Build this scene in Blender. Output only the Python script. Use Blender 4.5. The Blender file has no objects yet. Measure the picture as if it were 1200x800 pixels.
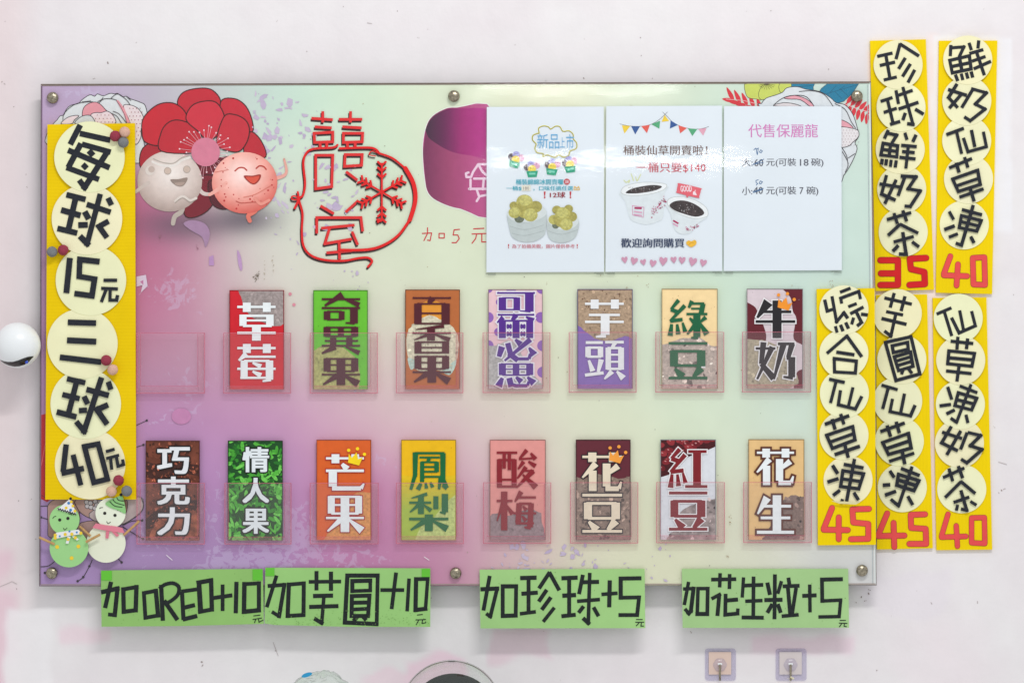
import bpy, bmesh, math, random
from mathutils import Vector, noise as mnoise
random.seed(7)
SC = bpy.context.scene
COL = SC.collection
# ------------------------------------------------------------------ scale, camera, light, exposure
U = 0.0015            # metres per photo pixel on the face of the board
D = 5.0               # camera to board face
YB = -0.035           # board face (the wall is y = 0)
cam_d = bpy.data.cameras.new('camera'); cam = bpy.data.objects.new('camera', cam_d); COL.objects.link(cam)
cam.location = (0, YB - D, 0); cam.rotation_euler = (math.radians(90), 0, 0)
cam_d.sensor_width = 36; cam_d.lens = 36 * D / (1200 * U); cam_d.clip_start = 0.1; cam_d.clip_end = 200
SC.camera = cam
W = bpy.data.worlds.new('World'); SC.world = W; W.use_nodes = True
wn = W.node_tree; bg = wn.nodes['Background']
bg.inputs['Color'].default_value = (0.985, 0.99, 1.0, 1); bg.inputs['Strength'].default_value = 0.75
def lamp(name, loc, target, sx, sy, power, col=(1, 1, 1)):
    l = bpy.data.lights.new(name, 'AREA'); l.shape = 'RECTANGLE'; l.size = sx; l.size_y = sy; l.energy = power; l.color = col
    o = bpy.data.objects.new(name, l); COL.objects.link(o); o.location = loc
    o.rotation_euler = (Vector(target) - Vector(loc)).to_track_quat('-Z', 'Y').to_euler()
    return o
lamp('ceiling_lamp', (0.72, -2.95, 3.1), (0.05, 0, -0.1), 1.8, 0.16, 80.0, (1, 0.985, 0.975))
lamp('tube_lamp', (0.30, -3.0, 0.505), (0.3, 0, 0.3), 0.72, 0.024, 1.15, (1, 1, 1))
lamp('tube_lamp', (0.17, -3.0, 0.712), (0.17, 0, 0.44), 0.56, 0.026, 0.8, (1, 1, 1))
SC.view_settings.view_transform = 'Standard'; SC.view_settings.look = 'None'
SC.view_settings.exposure = 0.0; SC.view_settings.gamma = 1.0; SC.view_settings.use_curve_mapping = False
SC.cycles.transparent_max_bounces = 16

# ------------------------------------------------------------------ helpers
def lin(c):
    return tuple(((v / 255) / 12.92 if v / 255 <= 0.04045 else ((v / 255 + 0.055) / 1.055) ** 2.4) for v in c[:3])
def P(px, py, y):
    k = (D + (y - YB)) / D
    return Vector(((px - 600) * U * k, y, (400 - py) * U * k))
def tag(o, label=None, cat=None, group=None, kind=None):
    if label: o['label'] = label
    if cat: o['category'] = cat
    if group: o['group'] = group
    if kind: o['kind'] = kind
    return o
def empty(name, px, py, y, label, cat, group=None):
    o = bpy.data.objects.new(name, None); COL.objects.link(o); o.location = P(px, py, y)
    o.empty_display_size = 0.02
    return tag(o, label, cat, group)

def nodes(name):
    m = bpy.data.materials.new(name); m.use_nodes = True
    nt = m.node_tree
    return m, nt, nt.nodes['Principled BSDF']
def mk(name, col=None, rough=0.55, var=0.06, scale=60, bump=0.0, bscale=200, spec=0.5, metal=0.0, wave=None, wave_amt=0.1, detail=6, contrast=None, sheen=0.0):
    """col None: colour attribute 'Col'. var: how much noise lightens / darkens. contrast: (lo, hi) noise range for photo-like prints"""
    m, nt, b = nodes(name)
    L = nt.links
    tc = nt.nodes.new('ShaderNodeTexCoord')
    if col is None:
        at = nt.nodes.new('ShaderNodeAttribute'); at.attribute_name = 'Col'; src = at.outputs['Color']
    else:
        rgb = nt.nodes.new('ShaderNodeRGB'); rgb.outputs[0].default_value = (*lin(col), 1); src = rgb.outputs[0]
    n = nt.nodes.new('ShaderNodeTexNoise'); n.inputs['Scale'].default_value = scale; n.inputs['Detail'].default_value = detail
    L.new(tc.outputs['Object'], n.inputs['Vector'])
    mr = nt.nodes.new('ShaderNodeMapRange')
    lo, hi = contrast or (0.3, 0.7)
    mr.inputs['From Min'].default_value = lo; mr.inputs['From Max'].default_value = hi
    mr.inputs['To Min'].default_value = 1 - var; mr.inputs['To Max'].default_value = 1 + var
    L.new(n.outputs['Fac'], mr.inputs['Value'])
    mul = nt.nodes.new('ShaderNodeVectorMath'); mul.operation = 'SCALE'
    L.new(src, mul.inputs[0]); L.new(mr.outputs[0], mul.inputs['Scale'])
    out = mul.outputs[0]
    h = None
    if wave:
        wv = nt.nodes.new('ShaderNodeTexWave'); wv.wave_type = 'BANDS'; wv.bands_direction = wave[0]
        wv.inputs['Scale'].default_value = wave[1]; wv.inputs['Distortion'].default_value = 0.15
        L.new(tc.outputs['Object'], wv.inputs['Vector'])
        mr2 = nt.nodes.new('ShaderNodeMapRange'); mr2.inputs['To Min'].default_value = 1 - wave_amt; mr2.inputs['To Max'].default_value = 1.0
        L.new(wv.outputs['Fac'], mr2.inputs['Value'])
        mul2 = nt.nodes.new('ShaderNodeVectorMath'); mul2.operation = 'SCALE'
        L.new(out, mul2.inputs[0]); L.new(mr2.outputs[0], mul2.inputs['Scale']); out = mul2.outputs[0]
        h = wv.outputs['Fac']
    L.new(out, b.inputs['Base Color'])
    b.inputs['Roughness'].default_value = rough; b.inputs['Metallic'].default_value = metal
    b.inputs['Specular IOR Level'].default_value = spec
    if bump:
        bn = nt.nodes.new('ShaderNodeBump'); bn.inputs['Strength'].default_value = bump; bn.inputs['Distance'].default_value = 0.0006
        if h is None:
            n2 = nt.nodes.new('ShaderNodeTexNoise'); n2.inputs['Scale'].default_value = bscale; n2.inputs['Detail'].default_value = 5
            L.new(tc.outputs['Object'], n2.inputs['Vector']); h = n2.outputs['Fac']
        L.new(h, bn.inputs['Height']); L.new(bn.outputs[0], b.inputs['Normal'])
    return m
def clear(name, tint, gloss_rough, bump=0.0, bscale=(3, 3, 3), haze=0.0, haze_col=(1, 1, 1), ior=1.45):
    """clear sheet: what is behind shows through, Fresnel gloss on top, a little milky haze"""
    m, nt, b = nodes(name); L = nt.links; nt.nodes.remove(b)
    out = nt.nodes['Material Output']
    t = nt.nodes.new('ShaderNodeBsdfTransparent'); t.inputs[0].default_value = (*tint, 1)
    g = nt.nodes.new('ShaderNodeBsdfGlossy'); g.inputs['Roughness'].default_value = gloss_rough
    f = nt.nodes.new('ShaderNodeFresnel')
    ge = nt.nodes.new('ShaderNodeNewGeometry'); io = nt.nodes.new('ShaderNodeMapRange')      # a thin sheet: same Fresnel from both sides
    io.inputs['To Min'].default_value = ior; io.inputs['To Max'].default_value = 1 / ior
    L.new(ge.outputs['Backfacing'], io.inputs['Value']); L.new(io.outputs[0], f.inputs[0])
    mx = nt.nodes.new('ShaderNodeMixShader')
    base = t.outputs[0]
    if haze:
        d = nt.nodes.new('ShaderNodeBsdfDiffuse'); d.inputs[0].default_value = (*haze_col, 1)
        m0 = nt.nodes.new('ShaderNodeMixShader'); m0.inputs[0].default_value = haze
        L.new(t.outputs[0], m0.inputs[1]); L.new(d.outputs[0], m0.inputs[2]); base = m0.outputs[0]
    if bump:
        tc = nt.nodes.new('ShaderNodeTexCoord'); mp = nt.nodes.new('ShaderNodeMapping'); mp.inputs['Scale'].default_value = bscale
        n = nt.nodes.new('ShaderNodeTexNoise'); n.inputs['Scale'].default_value = 1; n.inputs['Detail'].default_value = 3
        bn = nt.nodes.new('ShaderNodeBump'); bn.inputs['Strength'].default_value = 1; bn.inputs['Distance'].default_value = bump
        L.new(tc.outputs['Object'], mp.inputs[0]); L.new(mp.outputs[0], n.inputs['Vector']); L.new(n.outputs['Fac'], bn.inputs['Height'])
        L.new(bn.outputs[0], g.inputs['Normal'])
    L.new(f.outputs[0], mx.inputs[0]); L.new(base, mx.inputs[1]); L.new(g.outputs[0], mx.inputs[2])
    L.new(mx.outputs[0], out.inputs['Surface'])
    return m

M_PRINT = mk('printed_ink', None, 0.5, 0.05, 90, spec=0.25)
M_GRAIN = mk('printed_photo_grain', None, 0.5, 0.30, 260, contrast=(0.25, 0.75), detail=8, spec=0.25)
M_COARSE = mk('printed_photo_lumps', None, 0.5, 0.62, 70, contrast=(0.28, 0.72), detail=5, spec=0.25)
M_PAPER = mk('matte_paper', None, 0.75, 0.035, 25, bump=0.25, bscale=260, spec=0.2)
M_GREEN = mk('green_card_paper', None, 0.75, 0.06, 12, bump=0.5, bscale=22, spec=0.2)
M_INK = mk('black_marker_ink', (40, 43, 50), 0.5, 0.16, 160, spec=0.15)
M_INK_G = mk('broad_marker_ink', (34, 40, 40), 0.5, 0.25, 180, spec=0.15)
M_RED = mk('red_cut_paper', None, 0.65, 0.05, 60, spec=0.25)
M_YEL_H = mk('corrugated_plastic_horizontal', (240, 204, 0), 0.5, 0.04, 14, bump=0.3, spec=0.12, wave=('Z', 125), wave_amt=0.13)
M_YEL_V = mk('corrugated_plastic_vertical', (244, 212, 0), 0.5, 0.04, 14, bump=0.3, spec=0.12, wave=('X', 125), wave_amt=0.12)
M_STRAW = mk('wooden_stick', (190, 150, 95), 0.7, 0.15, 150)
M_METAL = mk('tarnished_steel', (150, 142, 124), 0.26, 0.5, 300, metal=0.95, bump=1.0, bscale=330)
M_FELT = mk('felt_wool', None, 0.95, 0.16, 500, bump=1.0, bscale=900, spec=0.1)
M_EDGE = mk('acrylic_edge', (104, 92, 84), 0.4, 0.35, 55)
M_WHITE = mk('white_plastic', (232, 236, 238), 0.3, 0.02, 30)
M_DARK = mk('dark_glass', (28, 26, 26), 0.12, 0.1, 30)
M_BLACK = mk('dark_food', (24, 26, 30), 0.85, 0.3, 60, spec=0.1)
M_BLUE = mk('blue_lens', (50, 80, 190), 0.15, 0.1, 30)
M_CLEAR = clear('clear_acrylic_face', (1, 1, 1), 0.07, 0.0011, (3, 3, 5))
M_SLEEVE = clear('clear_plastic_sleeve', (0.985, 0.99, 1.0), 0.05, 0.00026, (10, 10, 18))
M_POCKET = clear('pocket_acrylic', (0.98, 0.972, 0.975), 0.06, haze=0.04, haze_col=lin((236, 214, 220)))
M_PFRAME = clear('pocket_pink_edge', (0.99, 0.945, 0.952), 0.2, haze=0.11, haze_col=lin((240, 150, 164)))
M_PEDGE = clear('pocket_edge_line', (0.96, 0.86, 0.88), 0.2, haze=0.55, haze_col=lin((206, 110, 130)))
M_CUP = clear('clear_plastic_cup', (0.95, 0.98, 0.96), 0.08, 0.002, (40, 40, 40), haze=0.12, haze_col=lin((205, 222, 210)))
M_TUB = clear('clear_plastic_lid', (0.97, 0.985, 0.975), 0.08, 0.001, (40, 40, 40), haze=0.05, haze_col=lin((205, 222, 210)))
M_HOOKPAD = clear('clear_adhesive_pad', (0.96, 0.955, 0.985), 0.15, haze=0.22, haze_col=lin((206, 200, 222)))

def clip(q, box):
    x0, y0, x1, y1 = box
    def cut(poly, ins, inter):
        out = []
        for i in range(len(poly)):
            a, b = poly[i - 1], poly[i]
            if ins(b):
                if not ins(a): out.append(inter(a, b))
                out.append(b)
            elif ins(a): out.append(inter(a, b))
        return out
    ix = lambda X: (lambda a, b: (X, a[1] + (b[1] - a[1]) * (X - a[0]) / (b[0] - a[0]))); iy = lambda Y: (lambda a, b: (a[0] + (b[0] - a[0]) * (Y - a[1]) / (b[1] - a[1]), Y))
    for ins, it in ((lambda p: p[0] >= x0, ix(x0)), (lambda p: p[0] <= x1, ix(x1)), (lambda p: p[1] >= y0, iy(y0)), (lambda p: p[1] <= y1, iy(y1))):
        if q: q = cut(q, ins, it)
    return q
class MB:
    """collects coloured faces given in photo pixels + depth, builds ONE mesh"""
    def __init__(s): s.v = []; s.f = []; s.c = []; s.m = []; s.mats = []; s.k = 0; s.smooth = []; s.clip = None
    def mi(s, m):
        if m not in s.mats: s.mats.append(m)
        return s.mats.index(m)
    def face(s, pts, col, m, smooth=False):
        i = len(s.v); s.v += [tuple(p) for p in pts]; s.f.append(tuple(range(i, i + len(pts))))
        c = lin(col) if col else (0.8, 0.8, 0.8)
        s.c.append([c] * len(pts)); s.m.append(s.mi(m)); s.smooth.append(smooth)
    def poly(s, pts, y, col, m=None, step=True):
        m = m or M_PRINT
        if s.clip:
            pts = clip(list(pts), s.clip)
            if len(pts) < 3: return
        a = sum(pts[i - 1][0] * pts[i][1] - pts[i][0] * pts[i - 1][1] for i in range(len(pts)))
        if a > 0: pts = pts[::-1]
        yy = y - s.k * 4.0e-6
        if step: s.k += 1
        s.face([P(x, py, yy) for x, py in pts], col, m)
    def slab(s, pts, y, t, col, m, bevel=0):
        """front face at y, going back t metres"""
        a = sum(pts[i - 1][0] * pts[i][1] - pts[i][0] * pts[i - 1][1] for i in range(len(pts)))
        if a > 0: pts = pts[::-1]
        F = [P(x, py, y) for x, py in pts]; B = [p + Vector((0, t, 0)) for p in F]
        s.face(F, col, m); s.face(B[::-1], col, m)
        for i in range(len(F)):
            j = (i + 1) % len(F); s.face([F[j], F[i], B[i], B[j]], col, m)
    def seg(s, a, b, w, y, col, m, ea=0, eb=0, w2=None):
        ax, ay = a; bx, by = b; dx, dy = bx - ax, by - ay; l = math.hypot(dx, dy) or 1; dx /= l; dy /= l
        ax -= dx * ea; ay -= dy * ea; bx += dx * eb; by += dy * eb
        h = w / 2; h2 = (w2 or w) / 2
        s.poly([(ax - dy * h, ay + dx * h), (bx - dy * h2, by + dx * h2), (bx + dy * h2, by - dx * h2), (ax + dy * h, ay - dx * h)], y, col, m)
    def disc(s, x, yp, r, y, col, m=None, n=20, ry=None, rot=0):
        ry = ry or r; c, sn = math.cos(rot), math.sin(rot)
        s.poly([(x + r * math.cos(t) * c - ry * math.sin(t) * sn, yp + r * math.cos(t) * sn + ry * math.sin(t) * c) for t in (6.28318 * i / n for i in range(n))], y, col, m)
    def line(s, pts, w, y, col, m=None, rnd=False, closed=False, wob=0.0, taper=None):
        m = m or M_PRINT; n = len(pts)
        cl = closed or (pts[0] == pts[-1] and n > 2)
        for i in range(n - 1):
            ww = w * (1 + random.uniform(-wob, wob)); w2 = ww
            if taper: ww = w * (1 + (taper - 1) * i / (n - 1)); w2 = w * (1 + (taper - 1) * (i + 1) / (n - 1))
            e = 0 if rnd else ww * 0.47
            s.seg(pts[i], pts[i + 1], ww, y, col, m, e if (i > 0 or cl) else 0, e if (i < n - 2 or cl) else 0, w2)
        if rnd:
            for i, p in enumerate(pts):
                r = w / 2 * (1 + ((taper or 1) - 1) * i / (n - 1)); s.disc(p[0], p[1], r * 0.985, y, col, m, 12 if w < 12 else 20)
    def ball(s, px, py, y, r, col, m, ry=1.0, n=20, amp=0.0):
        c = P(px, py, y); n2 = n // 2
        def pt(i, j):
            th = math.pi * i / n2; ph = 2 * math.pi * j / n
            d = Vector((math.sin(th) * math.cos(ph), math.sin(th) * math.sin(ph) * ry, math.cos(th)))
            k = 1 + amp * mnoise.noise(d * 3 + c * 50)
            return c + d * r * U * k
        for i in range(n2):
            for j in range(n):
                q = [pt(i, j), pt(i + 1, j), pt(i + 1, j + 1), pt(i, j + 1)]
                if i == 0: q = [q[0], q[1], q[2]]
                elif i == n2 - 1: q = [q[0], q[1], q[3]]
                s.face(q, col, m, True)
    def tube(s, a, b, r, col, m, n=8, r2=None):
        a = Vector(a); b = Vector(b); z = (b - a).normalized(); x = z.orthogonal().normalized(); yv = z.cross(x); r2 = r2 or r
        A = [a + (x * math.cos(t) + yv * math.sin(t)) * r for t in (6.28318 * i / n for i in range(n))]
        B = [b + (x * math.cos(t) + yv * math.sin(t)) * r2 for t in (6.28318 * i / n for i in range(n))]
        for i in range(n):
            j = (i + 1) % n; s.face([A[i], A[j], B[j], B[i]], col, m, True)
        s.face(A[::-1], col, m); s.face(B, col, m)
    def glyphmesh(s, g, box, y, col, m, shifts=((0, 0),)):
        vs, fs, (gx0, gx1, gy0, gy1) = g; x0, y0, x1, y1 = box
        sx = (x1 - x0) / (gx1 - gx0); sy = (y1 - y0) / (gy1 - gy0)
        for dx, dy in shifts:
            i = len(s.v); yy = y - s.k * 4.0e-6; s.k += 1
            s.v += [tuple(P(x0 + (x - gx0) * sx + dx, y1 - (z - gy0) * sy + dy, yy)) for x, z in vs]
            c = lin(col)
            for f in fs:
                s.f.append(tuple(i + k for k in f)); s.c.append([c] * len(f)); s.m.append(s.mi(m)); s.smooth.append(False)
    def build(s, name, parent=None, origin=None, weld=False):
        o0 = parent_world(parent) if parent is not None else (origin or Vector())
        me = bpy.data.meshes.new(name)
        me.from_pydata([(v[0] - o0[0], v[1] - o0[1], v[2] - o0[2]) for v in s.v], [], s.f)
        at = me.color_attributes.new('Col', 'FLOAT_COLOR', 'CORNER')
        buf = []
        for cs in s.c:
            for c in cs: buf += [c[0], c[1], c[2], 1.0]
        at.data.foreach_set('color', buf)
        for m in s.mats: me.materials.append(m)
        me.polygons.foreach_set('material_index', s.m); me.polygons.foreach_set('use_smooth', s.smooth)
        if weld:
            bm = bmesh.new(); bm.from_mesh(me); bmesh.ops.remove_doubles(bm, verts=bm.verts, dist=1e-6); bm.to_mesh(me); bm.free()
        me.update()
        o = bpy.data.objects.new(name, me); COL.objects.link(o)
        if parent is not None: o.parent = parent
        else: o.location = o0
        return o
def parent_world(p):
    v = Vector(p.location)
    while p.parent is not None: p = p.parent; v += Vector(p.location)
    return v
_gl = {}
def glyph(text, res=3):
    if (text, res) in _gl: return _gl[(text, res)]
    c = bpy.data.curves.new('t', 'FONT'); c.body = text; c.size = 1; c.resolution_u = res
    o = bpy.data.objects.new('t', c); COL.objects.link(o)
    dg = bpy.context.evaluated_depsgraph_get(); dg.update()
    me = bpy.data.meshes.new_from_object(o.evaluated_get(dg))
    vs = [(v.co.x, v.co.y) for v in me.vertices]; fs = [tuple(p.vertices) for p in me.polygons]
    r = (vs, fs, (min(v[0] for v in vs), max(v[0] for v in vs), min(v[1] for v in vs), max(v[1] for v in vs)))
    bpy.data.objects.remove(o); bpy.data.curves.remove(c); bpy.data.meshes.remove(me)
    _gl[(text, res)] = r
    return r
def bolden(bx, by=0.0):
    xs = [-bx, 0, bx] if bx > 0 else [0]
    if bx > 1.6: xs = [-bx, -bx / 2, 0, bx / 2, bx]
    ys = [-by, by] if by > 0 else [0]
    return [(x, y) for y in ys for x in xs]
def outline(r, bx, by=0.0):
    base = [(-bx, -by), (bx, -by), (-bx, by), (bx, by), (0, 0)]
    return [(x + r * math.cos(t), y + r * math.sin(t)) for t in (6.28318 * i / 8 for i in range(8)) for x, y in base]
def smooth(pts, n=5, closed=True):
    out = []; N = len(pts); rng = range(N) if closed else range(N - 1)
    for i in rng:
        if closed: p0, p1, p2, p3 = pts[i - 1], pts[i], pts[(i + 1) % N], pts[(i + 2) % N]
        else: p0, p1, p2, p3 = pts[max(i - 1, 0)], pts[i], pts[i + 1], pts[min(i + 2, N - 1)]
        for k in range(n):
            t = k / n
            out.append(tuple(0.5 * (2 * p1[a] + (p2[a] - p0[a]) * t + (2 * p0[a] - 5 * p1[a] + 4 * p2[a] - p3[a]) * t * t + (3 * p1[a] - p0[a] - 3 * p2[a] + p3[a]) * t ** 3) for a in (0, 1)))
    if not closed: out.append(pts[-1])
    return out
REG = dict(A=(50, 140, 5.33), B=(50, 280, 5.33), C=(50, 430, 5.0), D=(1010, 40, 5.0), E=(1010, 180, 4.844), F=(1090, 40, 5.0), G=(1090, 180, 4.844),
           H=(950, 330, 5.0), I=(950, 480, 4.706), J=(1020, 330, 5.0), K=(1020, 480, 4.706), L=(1085, 340, 5.0), M=(1085, 490, 5.0),
           N=(110, 655, 5.714), O=(300, 655, 5.714), Q=(555, 655, 5.714), R=(790, 655, 5.714),
           logo=(330, 120, 4.0), cup=(480, 90, 3.334), fl=(155, 95, 4.442), tl=(40, 90, 8.89), tr=(840, 90, 5.716), bl=(40, 570, 6.67),
           s1=(570, 125, 8.42), s1b=(570, 210, 7.27), s2=(705, 125, 8.276), s2b=(705, 210, 7.276), s3=(840, 90, 5.716))
def pts(reg, s):
    ox, oy, k = REG[reg]
    return [(ox + float(a.split(',')[0]) / k, oy + float(a.split(',')[1]) / k) for a in s.split()]
def strokes(reg, s): return [pts(reg, q) for q in s.split(';') if q.strip()]
def draw(mb, reg, s, w, y, col, m, **kw):
    for st in strokes(reg, s): mb.line(st, w / REG[reg][2], y, col, m, **kw)

# ------------------------------------------------------------------ wall
def mixc(a, b, t): return tuple(a[i] * (1 - t) + b[i] * t for i in range(3))
def sstep(a, b, x):
    t = max(0, min(1, (x - a) / (b - a))); return t * t * (3 - 2 * t)
def boxmask(x, y, x0, y0, x1, y1, soft=3, wob=0):
    if wob:
        n = mnoise.noise(Vector((x * 0.03, y * 0.03, 3))) * wob; m = mnoise.noise(Vector((x * 0.03, y * 0.03, 9))) * wob
        x += n; y += m
    return sstep(x0 - soft, x0 + soft, x) * (1 - sstep(x1 - soft, x1 + soft, x)) * sstep(y0 - soft, y0 + soft, y) * (1 - sstep(y1 - soft, y1 + soft, y))
def wall_colour(x, y):
    n = mnoise.fractal(Vector((x * 0.006, y * 0.006, 0)), 0.8, 2.0, 4)
    c = mixc((231, 229, 230), (227, 221, 224), min(1, max(0, 0.5 + n * 0.6)))
    c = mixc(c, (226, 212, 214), 0.9 * (1 - sstep(6, 60, x)))                               # old pink coat at the left, colour toned darker for the board's shade
    c = mixc(c, (228, 196, 208), 0.75 * boxmask(x, y, -200, 640, 14, 830, 12, 20))
    c = mixc(c, (234, 216, 224), 0.6 * (0.5 * boxmask(x, y, 1060, 720, 1150, 830, 40, 20)))
    c = mixc(c, (238, 222, 220), 0.85 * boxmask(x, y, 1086, 40, 1100, 640, 4, 3))           # bare strips between the yellow signs
    c = mixc(c, (242, 214, 204), 0.8 * boxmask(x, y, 1018, 60, 1034, 345, 3, 2))
    c = mixc(c, (235, 235, 239), 0.75 * boxmask(x, y, 1092, 42, 1186, 272, 2, 4))         # lighter touch-up rectangle
    for b, col, k, wb in (((470, 768, 545, 830), (234, 204, 218), 0.8, 14), ((430, 785, 520, 830), (236, 208, 220), 0.6, 18),
                      ((575, 735, 650, 770), (226, 198, 210), 0.6, 14), ((880, 745, 1000, 765), (228, 200, 214), 0.6, 8), ((70, 735, 128, 752), (232, 206, 216), 0.6, 10),
                      ((1010, 670, 1110, 720), (228, 222, 228), 0.7, 16), ((5, 711, 60, 830), (236, 234, 236), 0.8, 6), ((1010, 455, 1030, 640), (236, 214, 218), 0.4, 8)):
        c = mixc(c, col, k * boxmask(x, y, *b, 5, wb))
    return c
xs = [-1400, -800, -400, -150, -60] + [i * 4 for i in range(-5, 306)] + [1260, 1350, 1600, 2000, 2600]
ys = [-1100, -600, -300, -120, -50] + [i * 4 for i in range(-5, 206)] + [860, 950, 1200, 1600, 2000]
def colour_grid(name, X, Y, fpos, fcol, mat, extra=None):
    me = bpy.data.meshes.new(name)
    nx = len(X)
    me.from_pydata([tuple(fpos(x, y)) for y in Y for x in X], [], [(j * nx + i, (j + 1) * nx + i, (j + 1) * nx + i + 1, j * nx + i + 1) for j in range(len(Y) - 1) for i in range(nx - 1)])
    at = me.color_attributes.new('Col', 'FLOAT_COLOR', 'POINT'); buf = []
    for y in Y:
        for x in X: buf += [*lin(fcol(x, y)), 1.0]
    at.data.foreach_set('color', buf)
    if extra:
        a2 = me.attributes.new('splat', 'FLOAT', 'POINT'); a2.data.foreach_set('value', [extra(x, y) for y in Y for x in X])
    me.materials.append(mat); me.update()
    o = bpy.data.objects.new(name, me); COL.objects.link(o)
    return o
M_WALL = mk('painted_plaster', None, 0.6, 0.022, 22, bump=0.7, bscale=90, spec=0.3)
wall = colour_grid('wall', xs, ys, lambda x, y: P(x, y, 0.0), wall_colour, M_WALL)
tag(wall, 'white painted wall with pinkish patches behind the menu board', 'wall', kind='structure')
sp = MB()
for x, y, r in [(466, 14, 1.2), (127, 74, 1.6), (110, 93, 1.0), (160, 50, .8), (684, 92, 1.3), (236, 776, 1.5), (237, 779, 1.2), (3, 96, 1), (20, 690, 1), (1018, 695, 1.4), (1010, 700, 1.8), (1014, 703, 1.0), (1004, 706, 1.1), (1019, 691, 1.5), (1174, 575, 1.5), (1177, 573, 1.2), (1170, 577, 1), (1145, 705, 1), (1092, 706, .9), (1165, 500, .8), (640, 95, .8), (490, 45, .7), (325, 25, .6), (810, 740, 1.2), (323, 762, .9), (32, 220, .9), (30, 205, .8), (16, 125, .8), (5, 98, 1), (42, 632, .8), (36, 585, .8)]:
    for k in range(2):
        sp.disc(x + random.uniform(-1, 1), y + random.uniform(-1, 1), r * random.uniform(.4, .8), -0.0006, (150, 138, 136) if k else (172, 160, 156), M_PRINT, 7, r * random.uniform(.3, .6), random.random() * 3)
for k in range(36):
    x = random.uniform(0, 1200); y = random.choice([random.uniform(0, 96), random.uniform(690, 800), random.uniform(0, 800)])
    if 40 < x < 1180 and 98 < y < 690: continue
    sp.disc(x, y, random.uniform(.3, .8), -0.0006, (170, 158, 158), M_PRINT, 6)
for a in ("0,687 14,681 20,684", "320,752 326,768", "1170,541 1180,544", "430,27 436,28"):
    sp.line([tuple(map(float, q.split(','))) for q in a.split()], 0.6, -0.0006, (186, 177, 177), M_PRINT)
o = sp.build('scuff_marks', wall)

# ------------------------------------------------------------------ menu board
board = empty('menu_board', 536, 685, YB, 'large acrylic ice menu board printed with pink to mint gradient, bolted to the wall', 'menu board')
CP = [(55,105,190,165,198),(110,105,190,172,200),(200,102,194,188,198),(270,102,196,205,203),(330,110,200,228,212),(420,110,206,229,211),(520,105,216,229,210),(640,105,221,227,206),(760,105,212,227,213),(850,105,194,221,212),(1000,150,190,219,212),(1010,300,190,220,214),(860,330,190,221,208),(960,330,188,219,212),(700,330,212,227,206),(620,330,215,227,206),(540,330,213,225,206),(450,330,214,224,206),(340,300,217,222,206),(345,200,208,224,208),(300,320,213,207,198),(262,315,207,178,187),(215,320,197,140,166),(170,300,184,92,128),(165,355,186,98,134),(200,400,196,142,168),(250,400,202,164,182),(350,400,211,198,196),(350,350,216,217,204),(450,400,217,216,204),(450,440,216,200,204),(550,400,216,225,206),(550,460,215,211,205),(650,400,215,227,206),(760,400,202,225,211),(850,400,195,223,209),(950,400,189,220,211),(200,480,188,138,180),(300,480,198,146,184),(400,480,210,164,194),(500,480,214,180,198),(600,490,216,211,205),(700,480,215,225,205),(850,480,206,225,206),(950,480,195,220,207),(100,620,164,134,180),(200,560,184,138,190),(200,650,164,134,180),(300,560,190,142,190),(300,650,168,132,180),(420,600,196,134,182),(420,660,184,124,172),(520,600,200,140,184),(520,670,184,120,164),(600,600,206,166,190),(600,660,202,166,182),(660,560,213,214,200),(680,660,213,211,194),(760,600,212,222,200),(760,660,213,214,190),(860,600,211,219,200),(880,660,210,211,194),(960,600,204,209,205),(1005,665,200,200,208),(1010,600,200,205,210),(55,400,168,128,168),(55,300,163,128,158),(55,650,168,140,190),(60,200,178,150,185),(580,540,212,186,196),(540,540,206,158,192),(330,250,214,220,206)]
def board_colour(x, y):
    r = g = b = w = 0
    for px, py, cr, cg, cb in CP:
        d = ((x - px) ** 2 + (y - py) ** 2)
        k = math.exp(-d / (2 * 42 ** 2)) + 1e-5 / (1 + d / 5000); w += k; r += cr * k; g += cg * k; b += cb * k
    r, g, b = r / w, g / w, b / w
    k = .3 * sstep(420, 700, x); r, g, b = r + (226 - r) * k, g + (231 - g) * k, b + (212 - b) * k
    b -= 7 * sstep(300, 460, x) * (1 - sstep(780, 950, x)); r += 2 * sstep(300, 460, x)
    sh = 0.62 * math.exp(-((x - 215) / 55) ** 2 - ((y - 264) / 20) ** 2) + 0.62 * math.exp(-((x - 290) / 36) ** 2 - ((y - 256) / 17) ** 2)   # printed drop shadow of the dumpling artwork
    n = mnoise.fractal(Vector((x * 0.02, y * 0.02, 5)), 0.8, 2.0, 3) * 3
    sh = min(sh, .75); return (r + (84 - r) * sh + n, g + (72 - g) * sh + n, b + (86 - b) * sh + n)
SP = [(205,345,40,25,.9),(215,440,35,30,.5),(340,615,35,25,1),(330,650,60,22,1),(260,660,40,20,.8),(420,655,40,20,.5),(110,108,45,12,.5),(200,490,45,15,.5),(455,535,25,20,.4),(175,615,25,60,.6),(250,590,20,40,.6)]
def splat(x, y): return min(1, sum(k * math.exp(-((x - a) / c) ** 2 - ((y - b) / d) ** 2) for a, b, c, d, k in SP))
mB, nt, bb = nodes('printed_gradient'); L = nt.links
at = nt.nodes.new('ShaderNodeAttribute'); at.attribute_name = 'Col'
a2 = nt.nodes.new('ShaderNodeAttribute'); a2.attribute_name = 'splat'
tc = nt.nodes.new('ShaderNodeTexCoord')
nz = nt.nodes.new('ShaderNodeTexNoise'); nz.inputs['Scale'].default_value = 42; nz.inputs['Detail'].default_value = 7; nz.inputs['Roughness'].default_value = 0.6; nz.inputs['Distortion'].default_value = 1.6
L.new(tc.outputs['Object'], nz.inputs['Vector'])
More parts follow.
